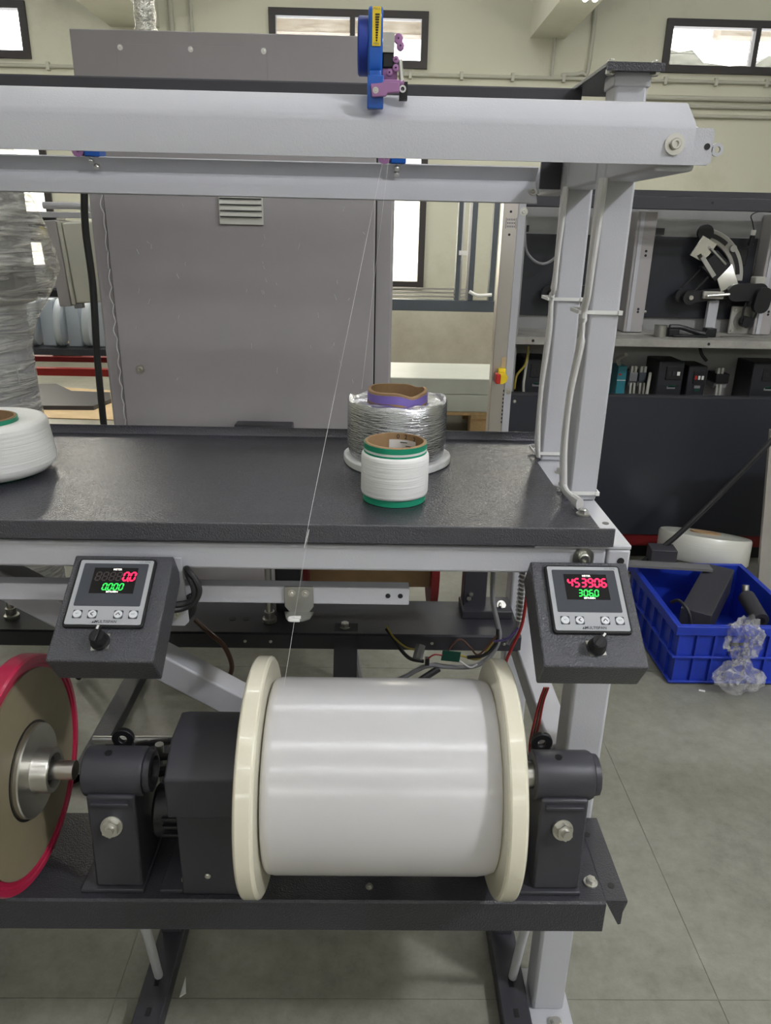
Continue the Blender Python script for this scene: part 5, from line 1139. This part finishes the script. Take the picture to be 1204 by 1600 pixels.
single('angle_block', B(-0.04, 0.04, -0.03, 0.03, -0.022, 0.022, mtx=Matrix.Translation((0.925, 2.17, 0.235)) @ Matrix.Rotation(R(-6), 4, 'Z')), 'darks', 'dark block at the back corner of the crate', 'block', bev=0.002)
bt = root('scrap_bracket', 'black scrap bracket with a round socket in the crate', 'bracket', (1.10, 1.95, 0.006))
part('leg', B(1.09, 1.15, 1.86, 1.93, 0.0065, 0.10), 'black', bt, 0.004); part('socket', CY((1.118, 1.88, 0.155), (1.125, 1.99, 0.175), 0.024, n=20), 'darks', bt); part('bore', CY((1.1180, 1.8785, 0.1548), (1.118, 1.882, 0.155), 0.013, n=18), 'black', bt)
part('pin', CY((1.126, 2.0, 0.18), (1.126, 2.01, 0.205), 0.01, n=12), 'steel', bt)
for k in range(3): single('crumpled_tag', TU([(0.895 + k * .012, 1.85, 0.10 + .01 * k), (0.90 + k * .01, 1.84, 0.135), (0.92 + k * .006, 1.845, 0.14)], 0.010 - 0.002 * k, n=7), ['paper', 'card', 'white'][k], ['white scrap of tape inside the crate near its left corner', 'beige scrap of tape inside the crate near its left corner', 'thin white scrap of tape inside the crate near its left corner'][k], 'scrap')
sd = root('wire_spool', 'wide pale glossy wound spool resting on the back of the crate', 'spool', (1.15, 2.33, 0.12))
mt = Matrix.Translation((1.153, 2.375, 0.172)) @ Matrix.Rotation(R(5.5), 4, 'Y') @ Matrix.Rotation(R(-14), 4, 'X')
def tl_(bm): bmesh.ops.transform(bm, matrix=mt, verts=bm.verts); return bm
part('winding', tl_(LA([(0.05, -0.04), (0.145, -0.045), (0.15, -0.04), (0.151, 0.04), (0.147, 0.047), (0.05, 0.05)], (0, 0, 0), n=80, closed=True)), 'glassfib', sd, ang=50)
part('core', tl_(CY((0, 0, -0.058), (0, 0, 0.055), 0.049, n=40)), 'kraft', sd)
single('spool_block', B(1.06, 1.26, 2.27, 2.45, 0.0, 0.066), 'black', 'dark block under the pale wound spool behind the crate', 'block', bev=0.004)
single('cardboard_board', B(-0.06, 0.26, -0.006, 0.006, 0.0, 0.62, mtx=Matrix.Translation((1.385, 2.28, 0.01)) @ Matrix.Rotation(R(-7), 4, 'Y')), 'board', 'beige-grey board leaning at the right edge behind the crate', 'board')
single('black_cable', TU([(0.84, 2.18, 0.155), (0.866, 2.19, 0.185), (0.97, 2.19, 0.285), (1.10, 2.2, 0.44), (1.22, 2.2, 0.605), (1.30, 2.22, 0.70)], 0.0085, n=10), 'rubber', 'thick black cable slanting up from the crate to the right', 'cable')
single('black_cable', TU([(0.86, 1.90, 0.20), (0.875, 1.88, 0.215), (0.895, 1.85, 0.19), (0.90, 1.83, 0.14)], 0.005, n=8), 'rubber', 'thin black cable bending over the left rim of the crate', 'cable')
def crumple(c, rx, ry, rz, seed, amp):
    bm = BM(); bmesh.ops.create_icosphere(bm, subdivisions=4, radius=1)
    for v_ in bm.verts:
        p = v_.co.copy(); k = 1 + amp * noise.noise(p * 2.2 + Vector((seed, 0, 0))) + amp * 0.6 * abs(noise.noise(p * 5 + Vector((0, seed, 0))))
        v_.co = Vector((c[0] + p.x * rx * k, c[1] + p.y * ry * k, c[2] + p.z * rz * k))
    return bm
bg_ = root('plastic_bag', 'crumpled clear plastic bag spilling over the front of the crate', 'bag', (1.03, 1.755, 0))
part('upper', crumple((1.02, 1.770, 0.155), 0.045, 0.028, 0.06, 3, 0.5), 'bag', bg_, ang=20)
part('lower', crumple((1.015, 1.745, 0.052), 0.058, 0.032, 0.046, 8, 0.4), 'bag', bg_, ang=20)
single('screw_offcut', CY((0.915, 1.755, 0.003), (0.930, 1.750, 0.003), 0.003, n=8), 'white', 'tiny white offcut on the floor before the crate', 'offcut')
single('wire_offcut', TU([(-0.50, 1.42, 0.004), (-0.475, 1.40, 0.012), (-0.465, 1.36, 0.004)], 0.003, n=6), 'rubber', 'short black wire offcut on the floor behind the motor cover', 'offcut')
single('plastic_shard', P_([(-0.300, 0.90), (-0.293, 0.872), (-0.3015, 0.865)], 'Z', 0.0003, 0.003), 'white', 'small white plastic shard on the floor beside the left foot channel', 'shard')
